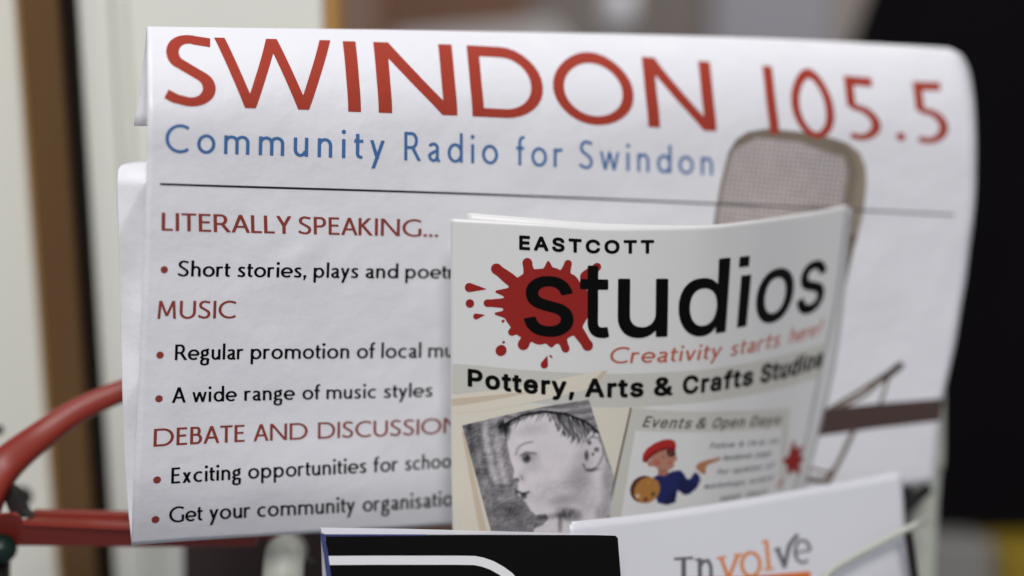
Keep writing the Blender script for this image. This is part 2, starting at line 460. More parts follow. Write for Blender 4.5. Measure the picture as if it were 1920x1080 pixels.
KERN = {'A': .02, 'T': .02, 'Y': .02, 'W': .03, 'y': .02, 'v': .02, 'w': .02, 'L': .04, 'r': .03, '.': .05, ',': .05, 'o': .06, 'e': .06, 'c': .05}
def word(ink, text, u0, u1, base, cap, s=0.15, t=0.12, gap=0.17, slant=0.0, lift=None):
    """a word whose ink spans u0..u1 on the line with the given baseline; y runs down in the grid"""
    gl = [humanist(c, s, t) for c in text]
    pos = []; x = 0.0
    for i, (W, _) in enumerate(gl):
        pos.append(x)
        g = gap
        if i + 1 < len(gl):
            for c in (text[i], text[i + 1]): g -= {'A': .075, 'T': .04, 'Y': .05, 'W': .05, 'R': .035, 'K': .03, 'y': .05, 'v': .05, 'w': .04, 'L': .02, 'r': .035, 'o': .02, 'e': .02, 'c': .02, 't': .05, 'f': .05, '.': .02, ',': .03, 'O': .03, 'C': .02, 'G': .02, 'D': .01, 'P': .02, 'k': .02, 'a': .0}.get(c, 0)
        x += W + g
    total = pos[-1] + gl[-1][0]
    kx = (u1 - u0) / total
    for p, (W, S) in zip(pos, gl):
        f = lambda q: (u0 + (p + q[0]) * kx + slant * q[1] * cap, base - q[1] * cap)
        put(ink, S, f, s * kx * (1.0 if abs(kx/cap-1) < 0.5 else 1.0), t * cap, kx, cap)
def put(ink, S, f, wx, wy, kx, cap):
    for kind, d in S:
        if kind == 's': ink.stroke([f(q) for q in d], wx, wy)
        elif kind == 'c': ink.stroke([f(q) for q in d], wx, wy, closed=True)
        elif kind == 'p':
            pl = [f(q) for q in d]; ink.outline([pl])
        elif kind == 'd':
            c = f((d[0], d[1])); ink.disc(c[0], c[1], d[2] * kx, d[2] * cap)
def glyph_box(ink, ch, u0, u1, base, cap, s, t):
    W, S = humanist(ch, s, t); kx = (u1 - u0) / W
    put(ink, S, lambda q: (u0 + q[0] * kx, base - q[1] * cap), s * kx if kx/cap > .6 else s*cap, t * cap, kx, cap)

# outlines of an open grotesque face (ink width of the cell, polygons, 1000 units to the em, cap height 509)
GROT = {'!': [284,[[[67,160],[63,509],[132,509],[128,160]],[[98,-4],[86,-3],[75,1],[66,9],[58,18],[54,29],[52,41],[54,53],[58,64],[66,73],[75,80],[86,85],[98,86],[110,85],[121,80],[130,73],[138,64],[142,53],[143,41],[142,29],[138,18],[130,9],[121,1],[110,-3]]]],
 '&': [536,[[[197,-7],[165,-5],[136,1],[110,12],[88,26],[69,42],[54,62],[43,84],[36,108],[34,133],[36,154],[40,173],[47,189],[58,205],[70,220],[85,235],[140,279],[216,335],[237,352],[243,359],[249,367],[255,375],[259,384],[261,394],[262,405],[260,420],[255,434],[245,445],[233,454],[219,459],[201,461],[189,460],[178,457],[168,453],[159,447],[151,440],[145,431],[141,421],[138,411],[137,399],[138,386],[141,375],[145,363],[169,327],[204,284],[438,0],[364,0],[171,231],[121,293],[108,310],[96,327],[87,344],[81,361],[77,379],[75,398],[77,420],[82,440],[91,458],[102,474],[117,488],[134,499],[154,507],[176,512],[200,513],[224,512],[246,507],[266,499],[283,488],[297,475],[308,459],[317,442],[322,424],[324,404],[323,389],[320,375],[315,362],[309,349],[301,336],[291,325],[281,314],[269,303],[256,293],[154,217],[135,202],[121,188],[110,174],[103,161],[98,146],[97,131],[98,115],[102,101],[109,87],[118,76],[130,66],[143,57],[158,51],[175,48],[193,46],[213,48],[232,52],[251,59],[269,69],[286,81],[301,95],[315,112],[327,131],[336,151],[343,174],[348,198],[349,224],[408,224],[406,194],[403,167],[397,144],[389,124],[380,107],[371,92],[345,62],[333,47],[315,30],[294,17],[271,7],[246,-1],[221,-5]]]],
 ',': [276,[[[38,-119],[68,71],[137,71],[84,-119]]]],
 'A': [568,[[[16,0],[201,509],[276,509],[463,0],[395,0],[287,302],[264,372],[232,478],[245,478],[213,371],[191,302],[85,0]],[[110,142],[110,199],[370,199],[370,142]]]],
 'C': [598,[[[267,-7],[225,-3],[186,7],[150,25],[119,49],[92,79],[70,115],[53,157],[44,203],[40,254],[44,305],[53,352],[70,393],[92,429],[119,459],[150,484],[186,501],[225,512],[267,516],[293,514],[317,511],[340,504],[362,496],[383,485],[402,471],[419,456],[435,438],[448,418],[459,397],[467,373],[473,348],[408,348],[404,365],[397,380],[389,395],[380,407],[369,418],[357,428],[344,437],[330,444],[315,449],[300,453],[284,455],[267,456],[237,453],[209,445],[184,432],[161,414],[141,391],[125,364],[113,332],[106,295],[103,254],[106,213],[113,177],[125,145],[141,117],[161,94],[184,76],[210,63],[237,56],[267,53],[284,54],[300,56],[315,60],[330,65],[344,72],[357,81],[369,90],[380,102],[389,114],[397,128],[404,144],[408,160],[473,160],[467,135],[459,112],[448,91],[435,71],[420,53],[402,38],[383,24],[363,13],[341,5],[317,-2],[293,-6]]]],
 'D': [590,[[[219,0],[96,0],[96,57],[215,57],[254,60],[288,68],[318,81],[343,99],[363,122],[379,149],[390,181],[397,216],[399,255],[397,294],[390,329],[379,361],[364,388],[344,410],[320,428],[291,441],[258,449],[221,452],[93,452],[93,509],[225,509],[273,505],[315,495],[353,478],[385,455],[412,426],[433,391],[449,351],[458,306],[462,255],[458,205],[449,159],[433,119],[411,83],[384,54],[351,31],[312,14],[268,3]],[[125,509],[125,0],[60,0],[60,509]]]],
 'E': [507,[[[60,0],[60,509],[372,509],[372,452],[125,452],[125,286],[355,286],[355,229],[125,229],[125,57],[375,57],[375,0]]]],
 'F': [498,[[[60,0],[60,509],[369,509],[369,452],[125,452],[125,278],[346,278],[346,221],[125,221],[125,0]]]],
 'O': [621,[[[267,-7],[225,-3],[186,7],[150,25],[119,49],[92,79],[70,115],[53,157],[44,203],[40,254],[44,305],[53,352],[70,393],[92,429],[119,459],[150,484],[186,501],[225,512],[267,516],[309,512],[348,501],[384,484],[415,459],[442,429],[464,393],[480,352],[490,305],[493,254],[490,203],[480,157],[464,115],[442,79],[415,49],[384,25],[348,7],[309,-3]],[[267,53],[296,55],[324,63],[349,76],[372,94],[392,116],[408,144],[420,176],[428,213],[430,254],[428,295],[420,332],[408,365],[392,392],[372,415],[349,433],[324,446],[296,453],[267,456],[237,453],[210,445],[184,433],[161,415],[142,392],[125,364],[113,332],[106,295],[103,254],[106,213],[113,176],[125,144],[142,117],[161,94],[184,76],[210,63],[237,55]]]],
 'P': [533,[[[60,0],[60,509],[235,509],[272,506],[305,499],[332,487],[356,471],[375,452],[390,430],[400,404],[407,377],[409,348],[407,318],[400,291],[390,265],[375,243],[356,223],[332,207],[305,195],[272,188],[235,186],[109,186],[109,242],[233,242],[257,244],[279,248],[297,256],[312,266],[324,279],[333,294],[339,310],[343,328],[344,348],[343,367],[339,385],[333,402],[324,416],[312,428],[297,439],[279,446],[257,451],[232,452],[125,452],[125,0]]]],
 'S': [535,[[[224,-9],[188,-7],[156,-1],[128,9],[102,23],[81,40],[64,60],[51,83],[42,109],[38,137],[104,137],[108,118],[114,102],[123,88],[136,76],[150,66],[166,59],[185,53],[204,50],[224,49],[246,50],[267,54],[286,60],[303,69],[317,79],[329,92],[338,106],[344,122],[346,139],[344,154],[340,168],[332,179],[322,189],[310,197],[296,205],[245,222],[184,239],[145,253],[112,269],[86,289],[67,313],[56,341],[52,372],[54,400],[62,425],[75,448],[92,468],[113,484],[138,498],[165,508],[195,514],[227,516],[259,514],[289,508],[316,498],[340,484],[360,468],[377,449],[390,427],[398,403],[401,378],[337,378],[332,402],[320,421],[302,437],[280,449],[254,456],[225,459],[204,457],[185,454],[167,448],[152,440],[139,430],[129,418],[121,405],[117,391],[115,376],[117,359],[122,345],[131,334],[142,324],[155,315],[169,308],[212,293],[264,279],[312,264],[328,256],[344,248],[359,238],[372,226],[384,213],[395,198],[402,180],[407,161],[408,139],[406,112],[399,87],[386,64],[370,43],[349,25],[323,11],[294,0],[261,-7]]]],
 'T': [537,[[[32,452],[32,509],[417,509],[417,452],[257,452],[257,0],[193,0],[193,452]]]],
 'a': [477,[[[160,-9],[137,-7],[115,-3],[94,5],[76,15],[60,29],[48,45],[38,63],[32,84],[30,108],[32,128],[36,146],[43,161],[53,174],[64,184],[78,193],[92,200],[108,206],[125,211],[178,220],[234,227],[247,229],[257,231],[265,235],[271,240],[274,246],[276,255],[276,257],[275,272],[272,285],[267,297],[260,307],[251,315],[240,322],[227,327],[212,330],[196,331],[178,330],[163,327],[149,322],[137,316],[127,309],[118,301],[110,292],[104,283],[100,274],[41,291],[51,313],[64,331],[79,346],[95,358],[114,368],[133,375],[153,380],[173,383],[194,384],[208,384],[223,382],[239,379],[255,375],[271,369],[286,360],[300,350],[312,336],[322,320],[330,301],[335,278],[337,251],[337,0],[277,0],[277,52],[272,52],[267,43],[260,34],[252,25],[242,16],[229,8],[215,1],[199,-4],[181,-7]],[[170,45],[192,47],[211,51],[228,59],[242,68],[254,80],[263,93],[270,108],[274,122],[276,138],[276,190],[272,187],[267,184],[259,182],[231,176],[200,171],[175,168],[134,159],[122,153],[112,147],[103,139],[97,130],[93,118],[92,105],[93,93],[96,82],[102,72],[109,64],[119,57],[130,52],[142,48],[156,46]]]],
 'b': [512,[[[229,-8],[208,-7],[189,-3],[172,4],[159,12],[147,21],[138,31],[118,59],[112,59],[112,0],[53,0],[53,509],[114,509],[114,319],[118,319],[137,346],[147,355],[158,364],[171,373],[188,379],[207,383],[229,384],[259,382],[287,374],[313,361],[335,342],[354,320],[370,293],[381,261],[388,227],[390,189],[388,151],[381,116],[370,84],[355,57],[336,34],[313,16],[288,3],[260,-6]],[[220,47],[242,49],[262,55],[279,66],[294,80],[306,97],[316,117],[323,139],[327,163],[328,189],[327,215],[323,239],[316,261],[307,281],[295,298],[280,311],[262,322],[243,328],[220,330],[198,328],[178,322],[161,312],[147,299],[134,282],[125,263],[118,241],[114,216],[113,189],[114,162],[118,138],[125,115],[135,95],[147,78],[162,65],[179,55],[198,49]]]],
 'c': [484,[[[207,-8],[174,-5],[144,3],[117,16],[93,35],[72,58],[56,85],[44,116],[37,150],[34,187],[37,225],[44,260],[56,291],[72,318],[93,341],[117,360],[144,374],[174,382],[207,384],[226,384],[243,381],[260,377],[276,371],[291,364],[305,356],[318,346],[330,335],[340,322],[349,308],[356,293],[362,277],[303,262],[300,272],[295,281],[290,289],[284,297],[278,304],[270,311],[261,316],[252,321],[242,325],[231,328],[220,329],[207,330],[184,328],[163,321],[145,310],[130,296],[118,278],[108,258],[102,236],[98,212],[96,187],[98,163],[102,139],[108,117],[118,97],[130,80],[145,66],[163,55],[184,49],[207,46],[220,47],[232,49],[243,52],[253,55],[262,60],[271,66],[279,73],[285,80],[292,89],[297,98],[301,107],[304,117],[363,102],[357,86],[350,70],[341,56],[331,43],[319,32],[306,21],[292,12],[277,5],[261,-1],[244,-5],[226,-7]]]],
 'd': [512,[[[195,-8],[165,-6],[137,3],[111,16],[89,34],[70,57],[55,84],[43,116],[36,151],[34,189],[36,227],[43,261],[55,293],[70,320],[89,342],[112,361],[137,374],[165,382],[196,384],[218,383],[237,379],[253,373],[267,364],[278,355],[287,346],[306,319],[311,319],[311,509],[372,509],[372,0],[313,0],[313,59],[307,59],[287,31],[277,21],[266,12],[252,4],[236,-3],[217,-7]],[[205,47],[226,49],[246,55],[263,65],[278,78],[290,95],[299,115],[306,138],[310,162],[312,189],[310,216],[306,241],[300,263],[290,282],[278,299],[263,312],[246,322],[227,328],[205,330],[182,328],[162,322],[145,311],[130,298],[118,281],[108,261],[102,239],[98,215],[96,189],[98,163],[102,139],[109,117],[118,97],[130,80],[145,66],[162,55],[182,49]]]],
 'e': [492,[[[212,-8],[177,-5],[145,3],[117,16],[92,35],[72,58],[56,85],[44,116],[37,150],[34,187],[36,224],[44,258],[55,290],[71,317],[91,340],[115,359],[142,373],[172,382],[205,384],[226,383],[246,380],[266,374],[285,366],[303,355],[319,341],[334,324],[347,305],[357,282],[365,256],[370,227],[371,194],[371,169],[75,169],[75,221],[338,221],[310,202],[308,226],[304,248],[298,269],[288,286],[277,301],[263,314],[246,323],[227,328],[205,330],[183,328],[164,323],[146,313],[131,301],[119,286],[109,270],[102,251],[97,231],[96,211],[96,178],[98,151],[102,127],[110,106],[121,88],[135,73],[151,61],[169,53],[190,48],[212,46],[227,47],[241,49],[254,53],[265,58],[276,65],[285,73],[294,82],[300,93],[306,105],[365,91],[358,72],[348,55],[335,39],[320,26],[302,14],[283,4],[261,-3],[237,-7]]]],
 'f': [342,[[[228,379],[228,327],[6,327],[6,379]],[[81,0],[81,432],[82,452],[87,470],[96,486],[107,499],[120,510],[135,519],[152,525],[169,529],[187,530],[222,527],[243,521],[227,468],[215,472],[195,474],[178,472],[164,468],[154,460],[147,449],[143,435],[142,419],[142,0]]]],
 'g': [513,[[[207,-151],[180,-149],[156,-146],[134,-140],[114,-132],[97,-122],[82,-110],[70,-97],[59,-84],[51,-69],[101,-41],[122,-66],[131,-74],[142,-82],[154,-88],[169,-93],[187,-96],[207,-97],[236,-95],[261,-87],[282,-75],[298,-58],[308,-34],[311,-6],[311,68],[306,68],[287,41],[277,32],[266,23],[252,16],[236,10],[217,6],[195,5],[165,7],[138,14],[113,27],[90,43],[71,65],[55,90],[43,120],[36,154],[34,191],[36,229],[43,263],[55,293],[71,320],[90,342],[112,361],[138,374],[166,382],[196,384],[218,383],[237,379],[253,373],[267,365],[279,356],[288,346],[308,319],[313,319],[313,379],[372,379],[372,-9],[370,-40],[363,-67],[350,-90],[334,-109],[314,-124],[291,-136],[265,-144],[237,-149]],[[205,59],[227,61],[246,66],[264,75],[278,87],[290,103],[300,121],[307,142],[311,166],[312,193],[311,219],[307,242],[300,264],[291,283],[279,299],[264,312],[247,322],[227,328],[205,330],[182,328],[163,322],[145,312],[130,298],[118,282],[109,262],[102,241],[98,218],[96,193],[98,167],[102,144],[109,123],[118,104],[131,88],[145,76],[163,66],[183,61]]]],
 'h': [498,[[[114,227],[114,0],[53,0],[53,509],[114,509],[114,287],[102,287],[116,319],[132,344],[152,362],[175,374],[200,382],[227,384],[252,383],[275,377],[295,369],[313,356],[328,340],[341,321],[350,298],[355,271],[357,240],[357,0],[296,0],[296,235],[293,263],[286,286],[273,304],[256,318],[235,326],[210,329],[192,328],[176,324],[161,317],[147,308],[136,297],[126,283],[119,266],[115,248]]]],
 'i': [255,[[[53,0],[53,379],[114,379],[114,0]],[[84,443],[73,444],[63,448],[54,455],[47,463],[43,472],[41,483],[43,494],[47,504],[54,512],[63,518],[73,522],[84,524],[95,522],[105,518],[114,512],[121,504],[125,494],[126,483],[125,472],[121,463],[114,455],[105,448],[95,444]]]],
 'k': [469,[[[110,137],[110,212],[121,212],[284,379],[360,379],[184,199],[177,199]],[[53,0],[53,509],[114,509],[114,0]],[[294,0],[148,186],[191,229],[372,0]]]],
 'l': [277,[[[139,-2],[112,0],[91,8],[74,20],[62,37],[55,59],[53,84],[53,509],[114,509],[114,99],[114,83],[117,71],[120,62],[126,57],[135,53],[146,52],[160,53],[170,54],[181,3],[162,-1]]]],
 'n': [498,[[[114,227],[114,0],[53,0],[53,379],[112,379],[112,287],[102,287],[116,319],[132,344],[152,362],[175,374],[200,382],[227,384],[252,383],[275,377],[295,369],[313,356],[328,340],[341,321],[350,298],[355,271],[357,240],[357,0],[296,0],[296,235],[293,263],[286,286],[273,304],[256,318],[235,326],[210,329],[192,328],[176,324],[161,317],[147,308],[136,297],[126,283],[119,266],[115,248]]]],
 'o': [503,[[[207,-8],[174,-5],[144,3],[117,16],[93,35],[72,58],[56,85],[44,116],[37,150],[34,187],[37,225],[44,260],[56,291],[72,318],[93,341],[117,360],[144,374],[174,382],[207,384],[241,382],[271,374],[299,360],[323,341],[343,318],[359,291],[371,260],[379,225],[381,187],[379,150],[371,116],[359,85],[343,58],[323,35],[299,16],[271,3],[241,-5]],[[207,46],[231,49],[252,55],[270,66],[285,80],[298,97],[307,117],[314,139],[318,163],[319,187],[318,212],[314,236],[307,258],[298,278],[285,296],[270,310],[252,321],[231,328],[207,330],[184,328],[163,321],[145,310],[130,296],[118,278],[108,258],[102,236],[98,212],[96,187],[98,163],[102,139],[108,117],[118,97],[130,80],[145,66],[163,55],[184,49]]]],
 'p': [512,[[[53,-143],[53,379],[112,379],[112,319],[118,319],[137,346],[147,355],[158,364],[171,373],[188,379],[207,383],[229,384],[259,382],[287,374],[313,361],[335,342],[354,320],[370,293],[381,261],[388,227],[390,189],[388,151],[381,116],[370,84],[355,57],[336,34],[313,16],[288,3],[260,-6],[229,-8],[208,-7],[189,-3],[173,4],[159,12],[147,21],[138,31],[118,59],[114,59],[114,-143]],[[220,47],[242,49],[262,55],[279,66],[294,80],[306,97],[316,117],[323,139],[327,163],[328,189],[327,215],[323,239],[316,261],[307,281],[295,298],[280,311],[262,322],[243,328],[220,330],[198,328],[178,322],[161,312],[147,299],[134,282],[125,263],[118,241],[114,216],[113,189],[114,162],[118,138],[125,115],[135,95],[147,78],[162,65],[179,55],[198,49]]]],
 'r': [347,[[[53,0],[53,379],[112,379],[112,321],[115,321],[124,339],[137,354],[152,367],[171,377],[191,383],[213,385],[229,384],[243,384],[243,322],[230,324],[207,326],[190,324],[174,321],[159,315],[146,306],[135,296],[126,284],[119,269],[115,254],[114,237],[114,0]]]],
 's': [453,[[[182,-8],[157,-7],[133,-3],[112,3],[93,12],[76,24],[62,38],[50,54],[41,73],[36,94],[94,107],[101,87],[111,72],[124,60],[141,52],[160,47],[181,45],[206,47],[227,53],[244,62],[258,74],[265,88],[268,103],[266,115],[262,126],[254,136],[243,144],[229,150],[212,155],[149,170],[118,180],[92,192],[72,208],[58,227],[50,249],[47,274],[49,295],[55,314],[65,332],[79,347],[95,360],[115,370],[137,378],[161,383],[187,384],[212,383],[234,379],[254,372],[271,363],[286,352],[299,339],[309,324],[318,308],[324,290],[268,277],[262,291],[254,304],[243,316],[228,325],[210,331],[187,333],[166,331],[147,326],[131,317],[119,305],[111,292],[109,277],[110,264],[115,253],[124,243],[136,235],[152,229],[172,223],[229,209],[261,200],[287,187],[306,171],[320,153],[328,131],[331,107],[329,85],[323,65],[312,47],[298,31],[281,18],[260,6],[236,-2],[210,-7]]]],
 't': [315,[[[204,379],[204,327],[6,327],[6,379]],[[65,471],[126,471],[126,98],[127,83],[130,70],[136,61],[144,55],[156,51],[170,50],[185,51],[202,54],[213,2],[192,-3],[168,-4],[138,-1],[113,7],[92,21],[77,41],[68,64],[65,93]]]],
 'u': [498,[[[182,-5],[158,-3],[135,2],[115,11],[97,23],[82,39],[69,59],[60,82],[54,109],[53,139],[53,379],[114,379],[114,144],[116,117],[124,94],[137,75],[154,61],[175,53],[200,50],[218,51],[234,55],[249,62],[263,71],[274,83],[283,97],[290,113],[295,132],[296,153],[296,379],[357,379],[357,0],[298,0],[298,92],[307,92],[294,60],[277,35],[257,17],[234,5],[209,-3]]]],
 'v': [477,[[[163,0],[17,379],[84,379],[165,155],[187,87],[206,21],[184,21],[203,87],[224,155],[305,379],[371,379],[226,0]]]],
 'w': [655,[[[138,0],[23,379],[87,379],[133,214],[154,137],[175,41],[165,41],[186,135],[206,214],[252,379],[316,379],[362,214],[382,136],[402,41],[391,41],[413,135],[434,214],[480,379],[545,379],[429,0],[368,0],[319,172],[305,225],[291,280],[277,338],[291,338],[277,280],[263,225],[248,172],[199,0]]]],
 'x': [467,[[[21,0],[171,218],[171,171],[29,379],[100,379],[147,306],[179,253],[207,206],[175,206],[202,253],[233,306],[282,379],[352,379],[209,169],[209,214],[358,0],[287,0],[231,85],[200,136],[173,182],[205,182],[178,136],[148,85],[91,0]]]],
 'y': [477,[[[47,-139],[61,-86],[71,-87],[83,-89],[94,-90],[104,-89],[113,-86],[122,-81],[130,-74],[138,-64],[145,-51],[151,-36],[163,-1],[17,379],[84,379],[165,155],[187,87],[206,21],[184,21],[202,87],[224,155],[305,379],[371,379],[204,-58],[196,-77],[187,-93],[177,-107],[165,-119],[153,-128],[139,-136],[125,-141],[109,-144],[91,-145],[65,-143]]]]}
def grot_word(ink, text, u0, u1, base, cap, grow=0.0, gap=0.0, slant=0.0):
    pos = []; x = 0
    for c in text:
        pos.append(x); x += (GROT[c][0] - 40 if c in GROT else 250) + gap
    lo = min(p[0] for q in GROT[text[0]][1] for p in q)
    hi = pos[-1] + max(p[0] for q in GROT[text[-1]][1] for p in q)
    k = (u1 - u0) / (hi - lo); ky = cap / 509.0
    for p, c in zip(pos, text):
        if c not in GROT: continue
        ink.outline([[(u0 + (p + a - lo) * k + slant * b * ky, base - b * ky) for a, b in q] for q in GROT[c][1]], grow)
def grot_box(ink, ch, u0, u1, base, cap, grow=0.0):
    pl = GROT[ch][1]; xs = [a for q in pl for a, b in q]; lo, hi = min(xs), max(xs); k = (u1 - u0) / (hi - lo); ky = cap / 509.0
    ink.outline([[(u0 + (a - lo) * k, base - b * ky) for a, b in q] for q in pl], grow)

# ------------------------------------------------------------------ the poster draped over the rack's top rail
def wob(px, py):
    return (0.00045 * np.sin(px / 95.0 + py / 160.0 + 0.6) * np.sin(py / 120.0 - px / 310.0)
            + 0.00022 * np.sin(px / 41.0 - py / 57.0) * np.sin(py / 73.0 + px / 88.0 + 1.3)
            + 0.0009 * np.sin(py / 210.0 + px / 420.0 + 2.2)
            + 0.00016 * np.abs(np.sin(px / 133.0 + py / 61.0)) + 0.00012 * np.abs(np.sin(px / 71.0 - py / 87.0 + 1.0))
            + 0.00050 * np.exp(-((px - 560) / 60.0) ** 2 - ((py - 470) / 26.0) ** 2) * np.sin((px + py) / 19.0)
            + 0.00060 * np.exp(-((px - 1120) / 90.0) ** 2 - ((py - 375) / 30.0) ** 2) - 0.0005 * np.exp(-((px - 330) / 40.0) ** 2 - ((py - 720) / 50.0) ** 2))
def crest_y(px):
    return np.interp(px, [240, 275, 840, 1400, 1790, 1850], [49.5, 50, 58, 70, 92, 130])
def z_poster(px, py):
    px = np.asarray(px, float); py = np.asarray(py, float)
    z = D0 * (0.92 + 0.00016 * (px - 300) + 0.00007 * (py - 130))
    h = np.clip((230 - (py - crest_y(px))) / 230.0, 0, 1.0)
    z = z + 0.021 * h ** 2.7
    z = z + 0.010 * np.clip((py - 880) / 140.0, 0, 1.5) ** 2          # the foot of the sheet swings back a little
    return z + wob(px, py) * np.clip((py - crest_y(px)) / 120.0, 0.1, 1)

U = [274, 300, 840, 1340, 1790, 1822]
rows = [  # v, x per column, y per column
 (50,   [275, 297, 825, 1320, 1748, 1781], [50, 50.4, 57.5, 68.5, 88.5, 91]),
 (55,   [275.2, 298, 826, 1322, 1763, 1804], [54.5, 55, 63.5, 84, 108, 104]),
 (61,   [275.4, 298.5, 828, 1326, 1772, 1816], [60, 61, 72.5, 102, 136, 126]),
 (68,   [275.6, 299, 829, 1328, 1775, 1821], [66, 67, 81.5, 114, 151, 142]),
 (130,  [276, 301, 835, 1335, 1783, 1829], [131, 131, 147, 180, 213, 212]),
 (200,  [276.5, 302, 840, 1341, 1788, 1831], [199, 199.5, 216, 246, 275, 277]),
 (286,  [276, 301, 840, 1341, 1790, 1830], [285, 285.5, 304, 329, 351, 352]),
 (345,  [274, 300, 840, 1340, 1790, 1826], [344, 345, 362, 382, 403, 405]),
 (432,  [271, 299, 838, 1337, 1784, 1818], [431, 432, 445, 458, 466, 467]),
 (517,  [268, 296, 836, 1333, 1777, 1811], [517, 517.5, 522.5, 526, 524, 524]),
 (597,  [265, 293, 834, 1329, 1769, 1801], [599, 598, 595, 590, 583, 582]),
 (676,  [262, 290, 832, 1325, 1760, 1792], [678, 677, 671, 655, 640, 639]),
 (757,  [258, 287, 830, 1320, 1750, 1780], [760, 758, 744, 718, 697, 695]),
 (838,  [254, 284, 828, 1314, 1738, 1769], [841, 838, 813, 780, 748, 746]),
 (910,  [250, 281, 826, 1308, 1732, 1762], [914, 911, 879, 838, 802, 800]),
 (984,  [247, 279, 825, 1302, 1726, 1756], [988, 984.5, 951, 900, 853, 851]),
 (1018, [246, 278, 824, 1299, 1722, 1752], [1023, 1020, 985, 944, 908, 902]),
]
poster_sheet = Sheet(U, [r[0] for r in rows], [r[1] for r in rows], [r[2] for r in rows], z_poster)

poster = thing("poster", "large white radio poster with red title draped over the top of the leaflet rack", "poster", P(1000, 1000, 0.56))
nu, nv = 130, 150
u, v = np.meshgrid(np.linspace(274, 1822, nu), np.concatenate([np.linspace(50, 68, 26)[:-1], np.linspace(68, 1018, nv - 25)]))
x, y = poster_sheet.px(u.ravel(), v.ravel())
front = poster_sheet.at(x, y)
front_f = grid_faces(nu, nv)
# the back of the drape: over the rail and down behind
crest = front[:nu]
n_tail = 22
a_l = P(250.5, 236, 0.500); a_r = crest[-1] + np.array([-0.004, 0.030, -0.040])
tail = []
for k in range(n_tail, 0, -1):
    t = k / n_tail
    row = []
    for i in range(nu):
        w = i / (nu - 1)
        end = a_l * (1 - w) + a_r * w
        c = crest[i]
        ctrl = c + (end - c) * 0.10 + np.array([-0.001, 0.010, 0.0022])
        c1 = c + np.array([-0.0012, 0.0035, 0.0006])
        p = (1-t)**3 * c + 3*(1-t)**2*t * c1 + 3*(1-t)*t*t * ctrl + t**3 * end
        row.append(p)
    tail.append(row)
allp = np.concatenate([np.array(tail).reshape(-1, 3), front])
sheet_o = mesh_object("sheet", allp, grid_faces(nu, nv + n_tail), M['paper'], poster, smooth=True)
solidify(sheet_o, 0.00022)

S_ = 0.125; T_ = 0.105
inkA = Ink(296, 55, 1400, 285, 1.1)
inkF = Ink(1400, 55, 1800, 285, 1.1)
for ch, xa, xb, vb, cap in [('S', 311, 403, 197, 131), ('W', 405, 628, 199, 131), ('I', 649, 673, 200, 131), ('N', 706, 853, 200, 131), ('D', 881, 1018, 200, 131),
                       ('O', 1037, 1188, 201, 131), ('N', 1210, 1338, 200, 131), ('1', 1437, 1455, 198, 131), ('0', 1485, 1563, 198, 131),
                       ('5', 1581, 1648, 196, 128), ('.', 1674, 1691, 193, 131), ('5', 1710, 1776, 194, 124)]:
    vm = vb - cap / 2
    thin = 0.115 if ch in '105.' else 0.148
    glyph_box(inkF if xa > 1400 else inkA, ch, poster_sheet.u_at(xa, vm), poster_sheet.u_at(xb, vm), vb, cap, thin if ch not in '1I' else thin, thin * 0.87)
print_on(inkA, "title_lettering", poster_sheet, M['red'], poster, 0.00016)
print_on(inkF, "frequency_lettering", poster_sheet, M['red'], poster, 0.00016)

def line(ink, base, items, cap, s, t, gap=0.17):
    for text, xa, xb in items:
        vm = base - cap * 0.4
        word(ink, text, poster_sheet.u_at(xa, vm), poster_sheet.u_at(xb, vm), base, cap, s, t, gap)

inkB = Ink(296, 215, 1350, 312, 0.8)
line(inkB, 286, [("Community", 310, 722), ("Radio", 758, 934), ("for", 968, 1056), ("Swindon", 1087, 1337)], 52.5, 0.125, 0.105, 0.33)
print_on(inkB, "subtitle_lettering", poster_sheet, M['blue'], poster, 0.00016)

inkC = Ink(296, 340, 1800, 350, 0.8)
inkC.stroke([(300, 345), (1789, 345)], 3.8, 3.8)
print_on(inkC, "rule", poster_sheet, M['rulegrey'], poster, 0.00016)

for base, items in [(432, [("LITERALLY", 303, 547), ("SPEAKING...", 560, 822)]), (597, [("MUSIC", 294, 443)]),
                    (838, [("DEBATE", 288, 459), ("AND", 475, 577), ("DISCUSSION", 596, 862)])]:
    inkD = Ink(280, base - 42, 890, base + 12, 0.62)
    line(inkD, base, items, 33.8, 0.140, 0.115, 0.13)
    print_on(inkD, "heading_lettering", poster_sheet, M['darkred'], poster, 0.00016)

for base, items in [(517, [("Short", 334, 432), ("stories,", 446, 575), ("plays", 588, 672), ("and", 686, 747), ("poetry", 760, 872)]),
                    (675, [("Regular", 328, 457), ("promotion", 470, 655), ("of", 669, 704), ("local", 715, 790), ("music", 803, 895)]),
                    (756, [("A", 322, 349), ("wide", 360, 443), ("range", 458, 552), ("of", 567, 601), ("music", 612, 706), ("styles", 720, 811)]),
                    (909, [("Exciting", 321, 452), ("opportunities", 465, 687), ("for", 700, 747), ("schools", 760, 868)]),
                    (983, [("Get", 317, 380), ("your", 392, 470), ("community", 482, 666), ("organisations", 680, 884)])]:
    inkE = Ink(300, base - 42, 905, base + 18, 0.6)
    line(inkE, base, items, 29.5, 0.152, 0.12, 0.12)
    print_on(inkE, "body_lettering", poster_sheet, M['black'], poster, 0.00016)

for vb, xb in [(505, 308), (665, 300), (747, 298), (900, 294.5), (975, 291.5)]:
    ib = Ink(xb - 20, vb - 20, xb + 40, vb + 20, 0.6)
    ib.disc(poster_sheet.u_at(xb, vb), vb, 6.6, 6.6)
    print_on(ib, "bullet", poster_sheet, M['darkred'], poster, 0.00016)

